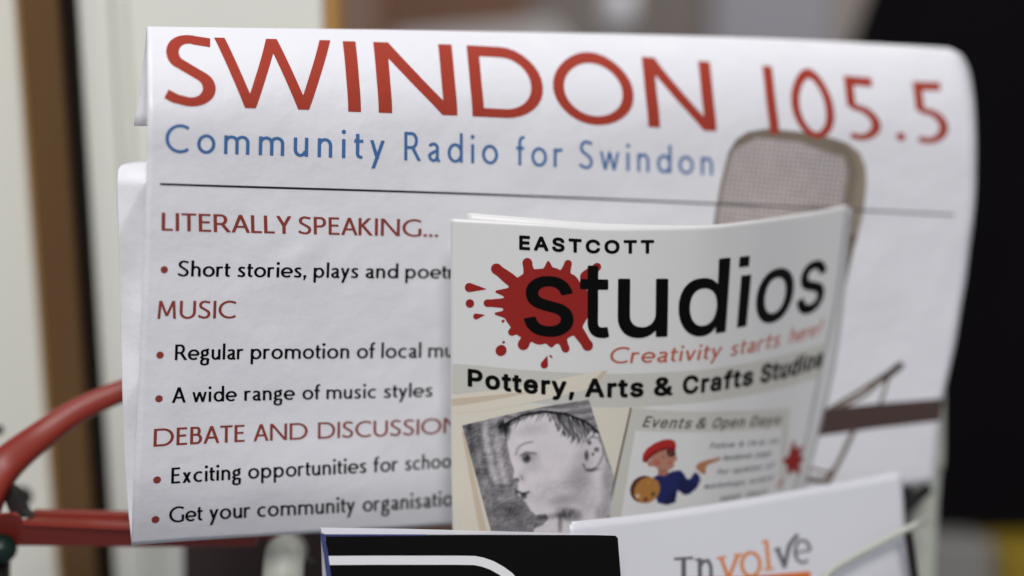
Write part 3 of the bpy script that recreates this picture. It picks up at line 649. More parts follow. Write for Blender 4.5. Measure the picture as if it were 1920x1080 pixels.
# printed microphone (drawn in photograph positions, laid on the sheet)
mic = Ink(1325, 225, 1650, 480, 1.2)
mic.outline([[(1336, 440), (1341, 400), (1352, 340), (1366, 285), (1380, 262), (1402, 247), (1438, 241), (1500, 247), (1560, 259), (1590, 268),
              (1612, 286), (1623, 312), (1625, 345), (1619, 400), (1606, 450), (1600, 470), (1340, 470)]])
def noise2(x, y, seed=0):
    xi = np.floor(x).astype(int); yi = np.floor(y).astype(int); a = x - xi; b = y - yi
    a = a*a*(3-2*a); b = b*b*(3-2*b)
    def r(i, j): return np.abs(np.sin(i * 127.1 + j * 311.7 + seed * 74.7) * 43758.5453) % 1.0
    return r(xi, yi)*(1-a)*(1-b) + r(xi+1, yi)*a*(1-b) + r(xi, yi+1)*(1-a)*b + r(xi+1, yi+1)*a*b
def sstep(a, b, x):
    t = np.clip((x - a) / (b - a), 0, 1); return t*t*(3-2*t)
def mixc(c, d, w): return c * (1 - w[:, None]) + np.array(d)[None] * w[:, None]
def mic_col(x, y):
    # inner mesh front lies left, the darker side band right and along the top
    left = np.interp(y, [240, 270, 300, 345, 400, 470], [1412, 1376, 1363, 1353, 1342, 1336])
    right = np.interp(y, [255, 285, 320, 400, 470], [1552, 1584, 1594, 1582, 1574])
    top = np.interp(x, [1370, 1420, 1500, 1570], [278, 254, 262, 288])
    inner = sstep(0, 9, x - left) * sstep(0, 10, right - x) * sstep(0, 9, y - top)
    weave = 0.5 + 0.25 * np.sin(2*np.pi*(x + 0.16*y) / 9.0) + 0.25 * np.sin(2*np.pi*(y - 0.1*x) / 9.0)
    lum = 0.90 + 1.15 * (weave - 0.5) + 0.12 * (noise2(x/14, y/14) - 0.5) + 0.10 * (1 - np.clip(np.abs(x - 1440) / 130, 0, 1))
    cin = np.array(lin(156, 148, 146))[None] * lum[:, None] * 1.40
    edge = 0.80 + 0.35 * sstep(8, 24, x - right) + 0.12 * (noise2(x/9, y/9, 3) - 0.5)
    cout = np.array(lin(122, 111, 97))[None] * edge[:, None] * 1.35
    return cin * inner[:, None] + cout * (1 - inner[:, None])
print_on(mic, "microphone_print", poster_sheet, M['vcol'], poster, 0.00012, 'px', mic_col)

arm = Ink(1480, 380, 1720, 930, 1.6)
arm.outline([[(1578, 440), (1606, 440), (1598, 480), (1584, 540), (1574, 600), (1566, 640), (1556, 640), (1560, 580), (1570, 500)]])
arm.stroke([(1660, 770), (1648, 766), (1668, 700)], 6, 6)
arm.stroke([(1548, 772), (1610, 735), (1690, 683)], 8, 8)
arm.stroke([(1552, 778), (1620, 742), (1652, 714)], 7, 7)
arm.stroke([(1601, 808), (1577, 858), (1556, 898)], 9, 9)
arm.stroke([(1505, 898), (1552, 902), (1559, 886)], 13, 11, round_ends=True)
arm.stroke([(1520, 878), (1556, 888)], 5, 5)
print_on(arm, "microphone_stand_print", poster_sheet, M['taupe'], poster, 0.00012, 'px')
tip = Ink(1640, 670, 1700, 720, 1.2)
tip.stroke([(1657, 710), (1688, 685)], 14, 14, round_ends=True)
print_on(tip, "stand_tip_print", poster_sheet, M['brown'], poster, 0.00018, 'px')
band = Ink(1440, 730, 1780, 840, 1.6)
band.outline([[(1440, 778), (1540, 768), (1644, 757), (1769, 747), (1763, 789), (1640, 803), (1532, 818), (1440, 832)]])
print_on(band, "brown_band_print", poster_sheet, M['brown'], poster, 0.00020, 'px')

# ------------------------------------------------------------------ the loose white sheet behind, at the left
def z_loose(px, py):
    px = np.asarray(px, float); py = np.asarray(py, float)
    return D0 * (0.935 + 0.00007 * (py - 130)) + 0.004 + 0.00002 * (px - 230) + 0.0006 * np.sin(py / 60.0 + px / 22.0) + 0.0002 * np.sin(py / 23.0 - px / 30.0) + 0.0016 * np.abs(np.sin((py - 150) / 110.0 + px / 60.0)) + 0.008 * np.clip((345 - py) / 45, 0, 1) ** 1.5 * 1
loose = Sheet([0, .12, 1, 2, 6], [0, 6, 40, 130, 395, 600, 720],
              [[227, 234, 277, 330, 600], [221, 228, 277, 330, 600], [219.5, 226, 277, 330, 600], [222, 229, 276, 330, 600], [228, 236, 275, 330, 600], [236, 243, 272, 330, 600], [247, 250, 268, 330, 600]],
              [[309, 306, 300, 296, 290], [318, 313, 306, 300, 296], [350, 348, 338, 330, 325], [435, 435, 430, 425, 420], [700, 700, 700, 695, 690], [905, 905, 903, 900, 895], [1021, 1019, 1010, 1000, 990]], z_loose)
pts, fc = loose.grid(0, 1.45, 0, 720, 40, 120)
lo = mesh_object("loose_sheet", pts, fc, M['paper'], smooth=True)
lo["label"] = "creased blank white sheet sticking out behind the left edge of the radio poster"; lo["category"] = "sheet of paper"
solidify(lo, 0.00022)

# ------------------------------------------------------------------ the studio leaflets
def z_leaf(px, py):
    px = np.asarray(px, float); py = np.asarray(py, float)
    zx = pchip([700, 845, 1000, 1150, 1300, 1400, 1500, 1590, 1700], [.978, .979, .981, .987, 1.003, 1.034, 1.084, 1.124, 1.17], np.ravel(px)).reshape(px.shape)
    return D0 * (zx + (0.00008 + 0.00005 * np.clip((px - 1000) / 400.0, 0, 1)) * (py - 410)) + 0.0003 * np.sin(px / 130.0) * np.sin(py / 170.0)
UL = [845, 1000, 1150, 1300, 1400, 1500, 1590]
rl = [(427, [845, 1000, 1151, 1306, 1412, 1508, 1591], [410, 418, 427, 425, 414, 400.5, 384]),
      (474, [845, 1000, 1151, 1305, 1409, 1505, 1585], [460, 469, 475, 475, 466, 450, 434]),
      (632, [845, 1000, 1150, 1301, 1396, 1489, 1567], [617, 627, 632, 628.5, 615, 594, 573]),
      (744, [845, 1000, 1149, 1296, 1386, 1474, 1542], [719, 737, 744, 737, 725, 707, 686]),
      (900, [846, 1001, 1148, 1290, 1372, 1450, 1509], [875, 892, 900, 893, 880, 862, 843]),
      (1000, [848, 1002, 1147, 1284, 1360, 1432, 1487], [975, 992, 1000, 993, 978, 957, 935])]
leaf_sheet = Sheet(UL, [r[0] for r in rl], [r[1] for r in rl], [r[2] for r in rl], z_leaf)
leaflet = thing("leaflet", "pottery and crafts studio leaflet with red splat logo in front of the poster", "leaflet", P(1180, 990, 0.53), "studio leaflets in the rack")
pts, fc = leaf_sheet.grid(845, 1590, 427, 1075, 90, 90)
o = mesh_object("sheet", pts, fc, M['leaflet'], leaflet, smooth=True); solidify(o, 0.0003)

def quad_ink(pl, step=1.4, pad=4):
    xs = [p[0] for p in pl]; ys = [p[1] for p in pl]
    k = Ink(min(xs) - pad, min(ys) - pad, max(xs) + pad, max(ys) + pad, step); k.outline([pl]); return k
# grey band behind the trade line, cream tones of the photo area
bandpoly = [(848, 703.5)] + [(u_, 701) for u_ in range(900, 1590, 60)] + [(1587, 702), (1587, 766)] + [(u_, 763) for u_ in range(1560, 860, -60)] + [(848, 763)]
print_on(quad_ink(bandpoly), "grey_band", leaf_sheet, M['leafletband'], leaflet, 0.00008)
print_on(quad_ink([(848, 768), (848, 1040), (1165, 1040), (1212, 764)], 1.6), "cream_ground", leaf_sheet, M['cream'], leaflet, 0.00006)
print_on(quad_ink([(848, 766), (1128, 694), (1136, 702), (1100, 732), (900, 790), (848, 800)], 1.2), "paper_fold_print", leaf_sheet, M['cream'], leaflet, 0.00012)
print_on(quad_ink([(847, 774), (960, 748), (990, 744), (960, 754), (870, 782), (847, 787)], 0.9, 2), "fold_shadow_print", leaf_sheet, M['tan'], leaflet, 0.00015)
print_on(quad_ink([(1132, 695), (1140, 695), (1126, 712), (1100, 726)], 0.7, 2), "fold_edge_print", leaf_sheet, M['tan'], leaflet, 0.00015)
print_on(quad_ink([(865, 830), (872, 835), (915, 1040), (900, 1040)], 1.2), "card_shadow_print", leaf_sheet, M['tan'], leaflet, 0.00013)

ink = Ink(960, 440, 1240, 490, 0.6)
grot_word(ink, "EASTCOTT", leaf_sheet.u_at(975, 465), leaf_sheet.u_at(1225, 465), 473, 22.0, 1.5, 70)
print_on(ink, "brand_lettering", leaf_sheet, M['leafblack'], leaflet, 0.00022)

ink = Ink(950, 470, 1590, 650, 1.0)
for ch, xa, xb in [('s', 983, 1075), ('t', 1088, 1142), ('u', 1159, 1252), ('d', 1273, 1364)]:
    grot_box(ink, ch, leaf_sheet.u_at(xa + 2, 580), leaf_sheet.u_at(xb - 2, 580), 630.5, {'t': 141, 'd': 142}.get(ch, 143), 2.5)
ink.stroke([(leaf_sheet.u_at(1395, 580), 524), (leaf_sheet.u_at(1395, 580), 629)], 19)
ink.stroke([(leaf_sheet.u_at(1396.5, 490), 487), (leaf_sheet.u_at(1396.5, 490), 507)], 19)
for ch, xa, xb in [('o', 1418, 1488), ('s', 1497, 1548)]:
    grot_box(ink, ch, leaf_sheet.u_at(xa + 2, 580), leaf_sheet.u_at(xb - 2, 580), 629, 140, 2.1)
print_on(ink, "name_lettering", leaf_sheet, M['leafblack'], leaflet, 0.00024)

zz = lambda a, b: (820 + a / 3.0, 360 + b / 3.0)
sp = Ink(860, 475, 1130, 700, 0.8)
cx, cy = zz(612, 640)
sp.disc(cx, cy, 81, 70)
for a_ in range(0, 360, 30): sp.disc(cx + 66*math.cos(math.radians(a_ + 11)), cy + 57*math.sin(math.radians(a_ + 11)), 14 + 3*math.sin(a_*1.7), k=6)
for (a, b, r0, a2, b2, r1) in [(520, 480, 12, 506, 398, 9), (420, 500, 13, 332, 432, 10), (400, 625, 10, 280, 625, 6.5), (715, 470, 11, 736, 402, 6.5),
                               (470, 760, 11, 418, 788, 6.5), (520, 790, 12, 484, 858, 10.5), (690, 800, 10, 722, 882, 7), (790, 780, 12, 846, 864, 10), (830, 480, 12, 900, 420, 7)]:
    p, q = zz(a, b), zz(a2, b2); sp.taper(p[0], p[1], r0 * .72, q[0], q[1], r1 * .62, 5); sp.disc(q[0], q[1], r1, k=3)
for (a, b, r0, a2, b2) in [(625, 460, 10, 624, 392), (420, 570, 9, 330, 560), (430, 690, 9, 325, 684), (640, 820, 12, 642, 868)]:
    p, q = zz(a, b), zz(a2, b2); sp.taper(p[0], p[1], r0, q[0], q[1], .6, 4)
for (a, b, r0, a2, b2, r1) in [(180, 537, 8.5, 272, 546, .8), (183, 627, 8, 183, 627, 8), (218, 700, 5.5, 264, 692, .8), (368, 727, 2.6, 372, 725, 2.4), (357, 893, 10, 360, 890, 10),
                               (372, 845, 2.4, 374, 845, 2.4), (602, 972, 7, 618, 924, .8), (636, 922, 2, 646, 932, 1)]:
    p, q = zz(a, b), zz(a2, b2); sp.taper(p[0], p[1], r0, q[0], q[1], r1)
print_on(sp, "splat_print", leaf_sheet, M['leafred'], leaflet, 0.00014, 'px')

ink = Ink(1120, 640, 1580, 700, 0.6)
for text, xa, xb in [("Creativity", 1142, 1352), ("starts", 1370, 1462), ("here", 1480, 1530)]:
    word(ink, text, leaf_sheet.u_at(xa, 670), leaf_sheet.u_at(xb, 670), 681 if xa < 1300 else 682, 30, 0.125, 0.115, 0.15, slant=0.16)
ink.stroke([(leaf_sheet.u_at(1537, 670) + 4, 652), (leaf_sheet.u_at(1537, 670), 672)], 4); ink.disc(leaf_sheet.u_at(1536, 680) - 1, 679, 2.4)
print_on(ink, "motto_lettering", leaf_sheet, M['orange'], leaflet, 0.00024)

ink = Ink(860, 700, 1590, 765, 0.7)
for text, xa, xb in [("Pottery,", 879, 1075), ("Arts", 1099, 1205), ("&", 1228, 1260), ("Crafts", 1282, 1411), ("Studios", 1428, 1541)]:
    grot_word(ink, text, leaf_sheet.u_at(xa, 732), leaf_sheet.u_at(xb, 732), 743.5, 31.5, 2.1, 12)
print_on(ink, "trade_lettering", leaf_sheet, M['leafblack'], leaflet, 0.00024)

# pencil portrait of a child in a hat, tonal print
z3 = lambda a, b: (830 + a / 3.724, 720 + b / 3.724)
pk = quad_ink([z3(135, 290), z3(400, 226), z3(700, 160), z3(1020, 108), z3(1110, 390), z3(1195, 640), z3(1150, 1080), z3(352, 1080)], 1.0)
def poly_dist(X, Y, pts, closed=False):
    pts = [np.array(p, float) for p in pts]
    if closed: pts = pts + [pts[0]]
    d = np.full(X.shape, 1e9)
    for a, b in zip(pts[:-1], pts[1:]):
        e = b - a; t = np.clip(((X-a[0])*e[0] + (Y-a[1])*e[1]) / (e @ e), 0, 1)
        d = np.minimum(d, np.hypot(X-a[0]-t*e[0], Y-a[1]-t*e[1]))
    return d
def inside(X, Y, pts):
    w = np.zeros(X.shape, bool)
    for i in range(len(pts)):
        (x0, y0), (x1, y1) = pts[i], pts[(i+1) % len(pts)]
        c = (y0 > Y) != (y1 > Y)
        w ^= c & (X < (x1-x0) * (Y-y0) / ((y1-y0) or 1e-9) + x0)
    return w
def blob(X, Y, cx, cy, rx, ry, rot=0, soft=0.35):
    c, s = math.cos(math.radians(rot)), math.sin(math.radians(rot))
    a = ((X-cx)*c + (Y-cy)*s) / rx; b = (-(X-cx)*s + (Y-cy)*c) / ry
    return 1 - sstep(1 - soft, 1 + soft, np.hypot(a, b))
FACE = [(440,300),(448,420),(468,530),(496,600),(488,650),(500,690),(526,704),(515,745),(530,785),(560,810),(592,850),(610,885),(650,915),
        (720,905),(740,940),(700,985),(640,1010),(600,1100),(1100,1100),(1095,980),(1180,900),(1200,640),(1140,540),(1120,430),(1085,350),(980,300),(850,235),(730,205),(600,225),(520,265)]
def portrait(x, y):
    X = (x - 830) * 3.724; Y = (y - 720) * 3.724
    st = noise2(X/5 + Y/16, Y/34 - X/60, 1); st2 = noise2(X/26, Y/7 + X/30, 2); sm = noise2(X/60, Y/50, 5)
    g = 0.53 + 0.16*(st-.5) + 0.20*(st2-.5) + 0.16*(sm-.5)
    # hanging cloth folds left of the face
    fold = np.exp(-((X - (300 + 0.00045*(Y-250)**2)) / 34)**2) + np.exp(-((X - (390 + 0.00030*(Y-250)**2)) / 30)**2)
    g = g + 0.20 * fold * (Y < 700) + 0.06 * np.sin((X - 0.0004*(Y-250)**2) / 11) * (Y < 720)
    g = g - 0.12 * blob(X, Y, 190, 380, 70, 110) - 0.18 * blob(X, Y, 270, 610, 55, 26) - 0.10*blob(X, Y, 430, 880, 160, 50)
    f = inside(X, Y, FACE)
    fd = poly_dist(X, Y, FACE, True)
    face = 0.96 + 0.05*(sm-.5) + 0.04*(st-.5)
    face = face - 0.22*blob(X, Y, 840, 815, 90, 38, -12, .8) - 0.13*blob(X, Y, 930, 680, 80, 80, 0, .9) - 0.10*blob(X, Y, 620, 320, 110, 40, -10, .8)
    face = face - 0.12*blob(X, Y, 620, 560, 60, 50, 0, .9) - 0.10*blob(X, Y, 560, 650, 30, 40, 0, .9)
    face = face - 0.26*blob(X, Y, 1160, 700, 45, 180, 0, .8)*(0.5+st) - 0.22*blob(X, Y, 1110, 900, 40, 60, 0, .7)*(.5+st)
    g = np.where(f, face - 0.25*np.exp(-(fd/7)**2)*(X < 640), g)
    # hair below the brim
    edge = np.interp(X, [430, 520, 600, 700, 760, 820, 900, 960, 1010, 1090], [345, 290, 262, 232, 300, 340, 410, 440, 400, 350]) + 90*(noise2((X+0.5*Y)/15, X*0+3, 7)-.5)
    brim = np.interp(X, [380, 450, 560, 700, 860, 1000, 1100], [320, 270, 215, 190, 208, 262, 345])
    hair = sstep(0, 50, edge - Y) * sstep(-4, 6, Y - brim) * (X > 420) * (X < 1095)
    dens = np.clip(1.15 - (Y - brim) / 210.0, 0, 1) * (0.40 + 0.60*sstep(690, 800, X))
    dens = np.maximum(dens, 0.85*blob(X, Y, 880, 320, 150, 80, 25, .5))
    g = g*(1-hair*dens) + (0.14 + 0.75*noise2((X - 0.45*(Y-brim))/8, (Y+X*.3)/50, 9)**1.7)*hair*dens
    g = g - 0.50*np.exp(-(poly_dist(X, Y, [(400,300),(450,268),(560,215),(700,190),(860,206),(1000,260),(1090,335)]) / 10)**2)
    g = g - 0.45*blob(X, Y, 425, 300, 50, 50, 0, .6) - 0.30*blob(X, Y, 455, 340, 18, 50, 0, .6)
    hat = (Y < brim - 8) & (X > 430)
    g = np.where(hat, 0.56 + 0.20*(st2-.5) + 0.10*np.sin((Y + 0.0004*(X-760)**2)/9), g)
    # eye, brow, nostril, mouth
    g = g - 0.55*blob(X, Y, 585, 520, 26, 30, 0, .6) - 0.18*blob(X, Y, 605, 505, 62, 34, -8, .8) - 0.30*np.exp(-(poly_dist(X, Y, [(545,500),(580,478),(650,486)]) / 8)**2) + .25*blob(X, Y, 574, 508, 7, 7)
    g = g - 0.26*np.exp(-(poly_dist(X, Y, [(512,490),(530,440),(570,415),(625,405)]) / 9)**2)
    g = g - 0.45*blob(X, Y, 516, 672, 20, 18, 0, .5) - 0.25*np.exp(-(poly_dist(X, Y, [(548,640),(556,665)]) / 8)**2)
    g = g - 0.60*np.exp(-(poly_dist(X, Y, [(518,748),(560,768),(600,756)]) / 9)**2) - 0.55*blob(X, Y, 566, 782, 22, 20, 0, .5)
    g = g - 0.13*blob(X, Y, 970, 560, 60, 150, 10, .9) - 0.10*blob(X, Y, 760, 740, 190, 60, -20, .9)*(.4+st2) - 0.16*blob(X, Y, 1000, 800, 70, 120, 10, .9)*(st+st2)*.7
    # ear
    g = g - 0.34*np.exp(-(poly_dist(X, Y, [(1000,400),(1040,368),(1085,375),(1118,430),(1120,500),(1085,570),(1045,602),(1000,595),(980,560)]) / 8)**2)
    for a, b, rx, ry in [(1025,410,14,16),(1075,458,18,16),(1005,500,15,34),(1050,490,10,12)]: g = g - 0.5*blob(X, Y, a, b, rx, ry, 0, .5)
    g = g - 0.30*blob(X, Y, 1050, 600, 50, 14, -10, .6)
    # neck shade
    g = g - 0.50*blob(X, Y, 880, 910, 80, 44, 10, .6)*(0.4+st) - 0.38*blob(X, Y, 820, 980, 16, 60, 0, .7) - 0.26*blob(X, Y, 760, 925, 90, 18, -8, .8)
    g = np.clip(g + 0.05*(noise2(X/4, Y/4, 11)-.5), 0.10, 0.97)
    c = np.stack([g, g*0.96 + .008, g*0.97 + .013], 1)
    c = np.clip(c, 0, 1) ** 2.0 * 0.80
    return np.clip(c, 0.01, 0.78)
print_on(pk, "portrait_print", leaf_sheet, M['vcol'], leaflet, 0.00018, 'px', portrait)

# the printed events card on the leaflet
z4 = lambda a, b: (1130 + a / 3.723, 720 + b / 3.723)
EV = [(0.0, [z4(204, 168), z4(700, 192), z4(1308, 170)]), (1.0, [z4(30, 960), z4(640, 960), z4(1250, 850)])]
def card_px(a, b):     # a 0..1000 across, b 0..1000 down
    a = np.asarray(a, float) / 1000; b = np.asarray(b, float) / 1000
    def q(pts):
        p0, p1, p2 = [np.array(p) for p in pts]
        return [((1-a)*(1-2*a)*p0[k] + 4*a*(1-a)*p1[k] + a*(2*a-1)*p2[k]) for k in (0, 1)]
    t, d = q(EV[0][1]), q(EV[1][1])
    return t[0]*(1-b) + d[0]*b, t[1]*(1-b) + d[1]*b
def card_ink(step=6.0): return Ink(-30, -30, 1030, 1030, step)
k = card_ink(); k.outline([[(-14, 0), (0, -6), (0, 1000), (-14, 1000)]]); print_on(k, "card_edge_print", leaf_sheet, M['headerink'], leaflet, 0.00016, card_px)
k = card_ink(); k.outline([[(0, 12), (16, 0), (1000, 0), (1000, 185), (1000, 1000), (0, 1000)]]); print_on(k, "card_ground", leaf_sheet, M['leafletband'], leaflet, 0.00018, card_px)
k = card_ink(); k.outline([[(60, 190), (965, 190), (985, 1000), (75, 1000)]]); print_on(k, "card_panel", leaf_sheet, M['leaflet'], leaflet, 0.00021, card_px)
ink = Ink(0, -20, 1020, 200, 2.2)
for text, ua, ub in [("Events", 105, 425), ("&", 462, 520), ("Open", 562, 745), ("Days", 785, 945)]:
    if True: grot_word(ink, text, ua, ub, 152, 92, 2.8, 20, slant=0.22)
print_on(ink, "card_heading_lettering", leaf_sheet, M['headerink'], leaflet, 0.00024, card_px)
ink = Ink(300, 200, 1020, 1010, 3.0)
for text, a0, b0, c in [("Follow & Like on", 560, 340, 50), ("facebook page", 640, 460, 50), ("for updates of", 610, 585, 50), ("workshops event", 540, 710, 50), ("open days", 640, 835, 50), ("available on", 470, 945, 50)]:
    x_ = a0; nspan = {"Follow & Like on": 380, "facebook page": 270, "for updates of": 320, "workshops event": 390, "open days": 260, "available on": 260}[text]
    tot = len(text)
    for w_ in text.split(' '):
        wl = nspan * len(w_) / tot
        w2 = ''.join(c_ for c_ in w_ if c_ in GROT)
        if w2: grot_word(ink, w2, x_, x_ + wl, b0, c, 1.5, 0, slant=0.2)
        x_ += wl + nspan / tot * 1.1
print_on(ink, "card_lettering", leaf_sheet, M['greyink'], leaflet, 0.00024, card_px)

# painter figure on the card: a man in a red beret holding a palette, pointing right
def fig(name, col, eps, build):
    m_ = material("print_" + name, col, 0.34, 0.35)
    k = Ink(1165, 815, 1360, 955, 0.8); build(k)
    print_on(k, name, leaf_sheet, m_, leaflet, eps, 'px')
def d4(k, a, b, rx, ry, rot=0, kk=0): p = z4(a, b); k.disc(p[0], p[1], rx/3.723, ry/3.723, rot, kk)
def b_body(k): k.outline([[z4(*p) for p in [(355,650),(390,632),(430,640),(480,610),(540,600),(568,625),(590,664),(612,660),(640,615),(668,628),(686,668),(660,725),(610,768),(572,778),(535,750),(524,742),(508,828),(450,846),(385,832),(360,760)]]])
fig("figure_smock", (0.012, 0.018, 0.11), 0.00023, b_body)
def b_neck(k): k.outline([[z4(*p) for p in [(385,590),(455,590),(462,625),(430,644),(388,636)]]])
fig("figure_neck", (0.38, 0.17, 0.11), 0.00025, b_neck)
def b_face(k): d4(k, 412, 528, 76, 66, 0); d4(k, 498, 522, 24, 19, 0, 4); d4(k, 455, 565, 45, 34, 0, 4); d4(k, 335, 555, 22, 22, 0, 3)
fig("figure_face", (0.46, 0.22, 0.15), 0.00027, b_face)
def b_blush(k): d4(k, 378, 548, 24, 20); d4(k, 470, 548, 16, 13)
fig("figure_cheeks", (0.50, 0.13, 0.09), 0.00029, b_blush)
def b_hair(k): k.outline([[z4(*p) for p in [(440,470),(505,440),(512,500),(480,512),(455,500)]]]); d4(k, 425, 508, 6, 7); d4(k, 465, 505, 6, 6)
fig("figure_hair", (0.10, 0.035, 0.025), 0.00031, b_hair)
def b_beret(k): k.outline([[z4(*p) for p in [(276,535),(282,490),(310,450),(360,415),(420,390),(470,385),(505,398),(514,430),(508,462),(480,470),(440,462),(400,470),(350,500),(310,545),(290,548)]]])
fig("figure_beret", (0.42, 0.022, 0.018), 0.00033, b_beret)
def b_bs(k): k.outline([[z4(*p) for p in [(508,462),(480,470),(440,462),(400,470),(350,500),(310,545),(290,548),(300,520),(350,474),(420,444),(505,436)]]])
fig("figure_beret_shade", (0.22, 0.012, 0.012), 0.00035, b_bs)  # drawn shading on the beret's lower part, put in as darker red
def b_fold(k): k.outline([[z4(*p) for p in [(545,640),(575,680),(620,700),(668,690),(650,735),(608,764),(572,770),(535,748),(528,700)]]]); k.outline([[z4(*p) for p in [(470,760),(500,740),(505,824),(452,842),(420,836)]]])
fig("figure_smock_shade", (0.008, 0.011, 0.06), 0.00025, b_fold)
def b_hand(k): d4(k, 690, 575, 40, 30, -25); p, q = z4(715, 553), z4(818, 520); k.taper(p[0], p[1], 4.2, q[0], q[1], 2.4, 2); d4(k, 700, 610, 24, 18, 20, 3)
fig("figure_hand", (0.46, 0.20, 0.09), 0.00027, b_hand)
def b_pal_s(k): d4(k, 285, 735, 98, 90, -48)
fig("figure_palette_edge", (0.10, 0.030, 0.018), 0.00029, b_pal_s)
def b_pal(k): d4(k, 310, 742, 98, 82, -48)
fig("figure_palette", (0.42, 0.19, 0.045), 0.00031, b_pal)
for (a, b, r, c) in [(245, 782, 18, (.62, .45, .30)), (352, 768, 15, (.02, .05, .02)), (300, 806, 15, (.10, .02, .06)), (322, 690, 14, (.50, .26, .05)), (365, 705, 12, (.48, .20, .04))]:
    fig("figure_paint_dab", c, 0.00034, lambda k, a=a, b=b, r=r: d4(k, a, b, r, r*.85))
def b_red(k):
    d4(k, 1325, 545, 46, 52)
    for a, b, r in [(1385, 440, 7), (1262, 530, 6), (1400, 520, 6), (1300, 630, 6), (1375, 625, 6), (1335, 400, 4)]:
        p, q = z4(1325, 545), z4(a, b); k.taper(p[0], p[1], 9, q[0], q[1], r/3.723, 3)
k = Ink(1450, 815, 1520, 900, 0.9); b_red(k); print_on(k, "small_splat_print", leaf_sheet, M['leafred'], leaflet, 0.00026, 'px')
k = Ink(1440, 880, 1500, 925, 1.0)
for a, b, r in [(1240, 690, 4), (1260, 665, 3), (1225, 715, 3)]: d4(k, a, b, r*4, r*3)
print_on(k, "faint_splat_print", leaf_sheet, M['orange'], leaflet, 0.00026, 'px')

# second leaflet just behind the first
def z_leaf2(px, py): return z_leaf(px, py) + 0.0035 + 0.000004*np.clip(np.asarray(px, float)-1200, 0, 400)
us2 = [876, 1000, 1150, 1300, 1400, 1500, 1604]
r2 = [(0, [876, 1000, 1151, 1306, 1412, 1510, 1600], [399, 409, 420, 423, 414, 400, 391]),
      (300, [876, 1000, 1150, 1300, 1396, 1492, 1573], [700, 715, 720, 715, 700, 680, 650]),
      (600, [876, 1000, 1147, 1284, 1360, 1440, 1500], [1000, 1010, 1015, 1010, 1000, 980, 960])]
leaf2 = Sheet(us2, [r[0] for r in r2], [r[1] for r in r2], [r[2] for r in r2], z_leaf2)
pts, fc = leaf2.grid(876, 1602, 0, 600, 60, 40)
o = mesh_object("leaflet", pts, fc, M['leaflet'], smooth=True); solidify(o, 0.0003)
o["label"] = "second studio leaflet hidden behind the red splat one, only its edge showing"; o["category"] = "leaflet"; o["group"] = "studio leaflets in the rack"

# ------------------------------------------------------------------ the white leaflets with the Involve logo
def z_inv(px, py):
    px = np.asarray(px, float); py = np.asarray(py, float)
    return D0 * (0.997 + 0.00024 * (px - 1070) - 0.00003 * (py - 950)) + 0.0005*np.sin(px/90.0)
ui = [1068, 1200, 1350, 1500, 1600, 1700]
ri = [(0, [1068, 1200, 1350, 1500, 1600, 1692], [984, 970, 948, 922, 905, 887]),
      (100, [1074, 1204, 1352, 1502, 1604, 1698], [1084, 1070, 1048, 1024, 1008, 992]),
      (220, [1080, 1208, 1355, 1505, 1608, 1712], [1204, 1190, 1168, 1144, 1128, 1112])]
inv = Sheet(ui, [r[0] for r in ri], [r[1] for r in ri], [r[2] for r in ri], z_inv)
involve = thing("leaflet", "white leaflet with grey and orange hand-drawn logo behind the wire", "leaflet", P(1400, 1100, 0.54), "white leaflets at the lower right")
pts, fc = inv.grid(1068, 1700, 0, 220, 60, 20)
o = mesh_object("sheet", pts, fc, M['involvepaper'], involve, smooth=True); solidify(o, 0.00015)
z5 = lambda a, b: (1280 + a / 3.0, 720 + b / 3.0)
k = Ink(1255, 1030, 1345, 1110, 0.8)
L = lambda pts, w, w2=None: k.stroke(pts, w, w2 or w)
L([(1282, 1045), (1282, 1100)], 9); L([(1264, 1048), (1300, 1046)], 4, 5); L([(1268, 1100), (1298, 1099)], 4, 5)
L([(1312, 1048), (1313, 1098)], 8); L([(1303, 1050), (1315, 1048)], 4, 4); L([(1313, 1062), (1319, 1052), (1328, 1051), (1333, 1062), (1334, 1098)], 7, 6)
print_on(k, "grey_logo_lettering", inv, M['invgrey'], involve, 0.0002, 'px')
k = Ink(1335, 1005, 1455, 1100, 0.8)
L = lambda pts, w, w2=None: k.stroke(pts, w, w2 or w)
L([(1352, 1046), (1366, 1084), (1384, 1040)], 7); L([(1344, 1047), (1362, 1044)], 4, 4); L([(1376, 1041), (1392, 1039)], 4, 4)
k.stroke(arc(1408, 1058, 17, 22, 0, 360, 30)[:-1], 7, 6, closed=True)
L([(1437, 1014), (1442, 1066)], 7); L([(1428, 1017), (1440, 1013)], 4, 4); L([(1432, 1068), (1452, 1066)], 4, 4)
print_on(k, "orange_logo_lettering", inv, M['invorange'], involve, 0.0002, 'px')
k = Ink(1445, 995, 1535, 1075, 0.8)
L = lambda pts, w, w2=None: k.stroke(pts, w, w2 or w)
L([(1458, 1030), (1471, 1062), (1480, 1022), (1496, 1002)], 8); L([(1452, 1031), (1464, 1028)], 5, 5)
L([(1494, 1036), (1519, 1032)], 4, 4); k.stroke(arc(1505, 1034, 14, 21, -2, -312, 26), 6, 5)
print_on(k, "slate_logo_lettering", inv, M['invgrey'], involve, 0.0002, 'px')
k = quad_ink([(1280, 1082), (1400, 1081), (1520, 1071), (1520, 1100), (1280, 1112)], 1.2); print_on(k, "orange_bar_print", inv, M['invbar'], involve, 0.0002, 'px')
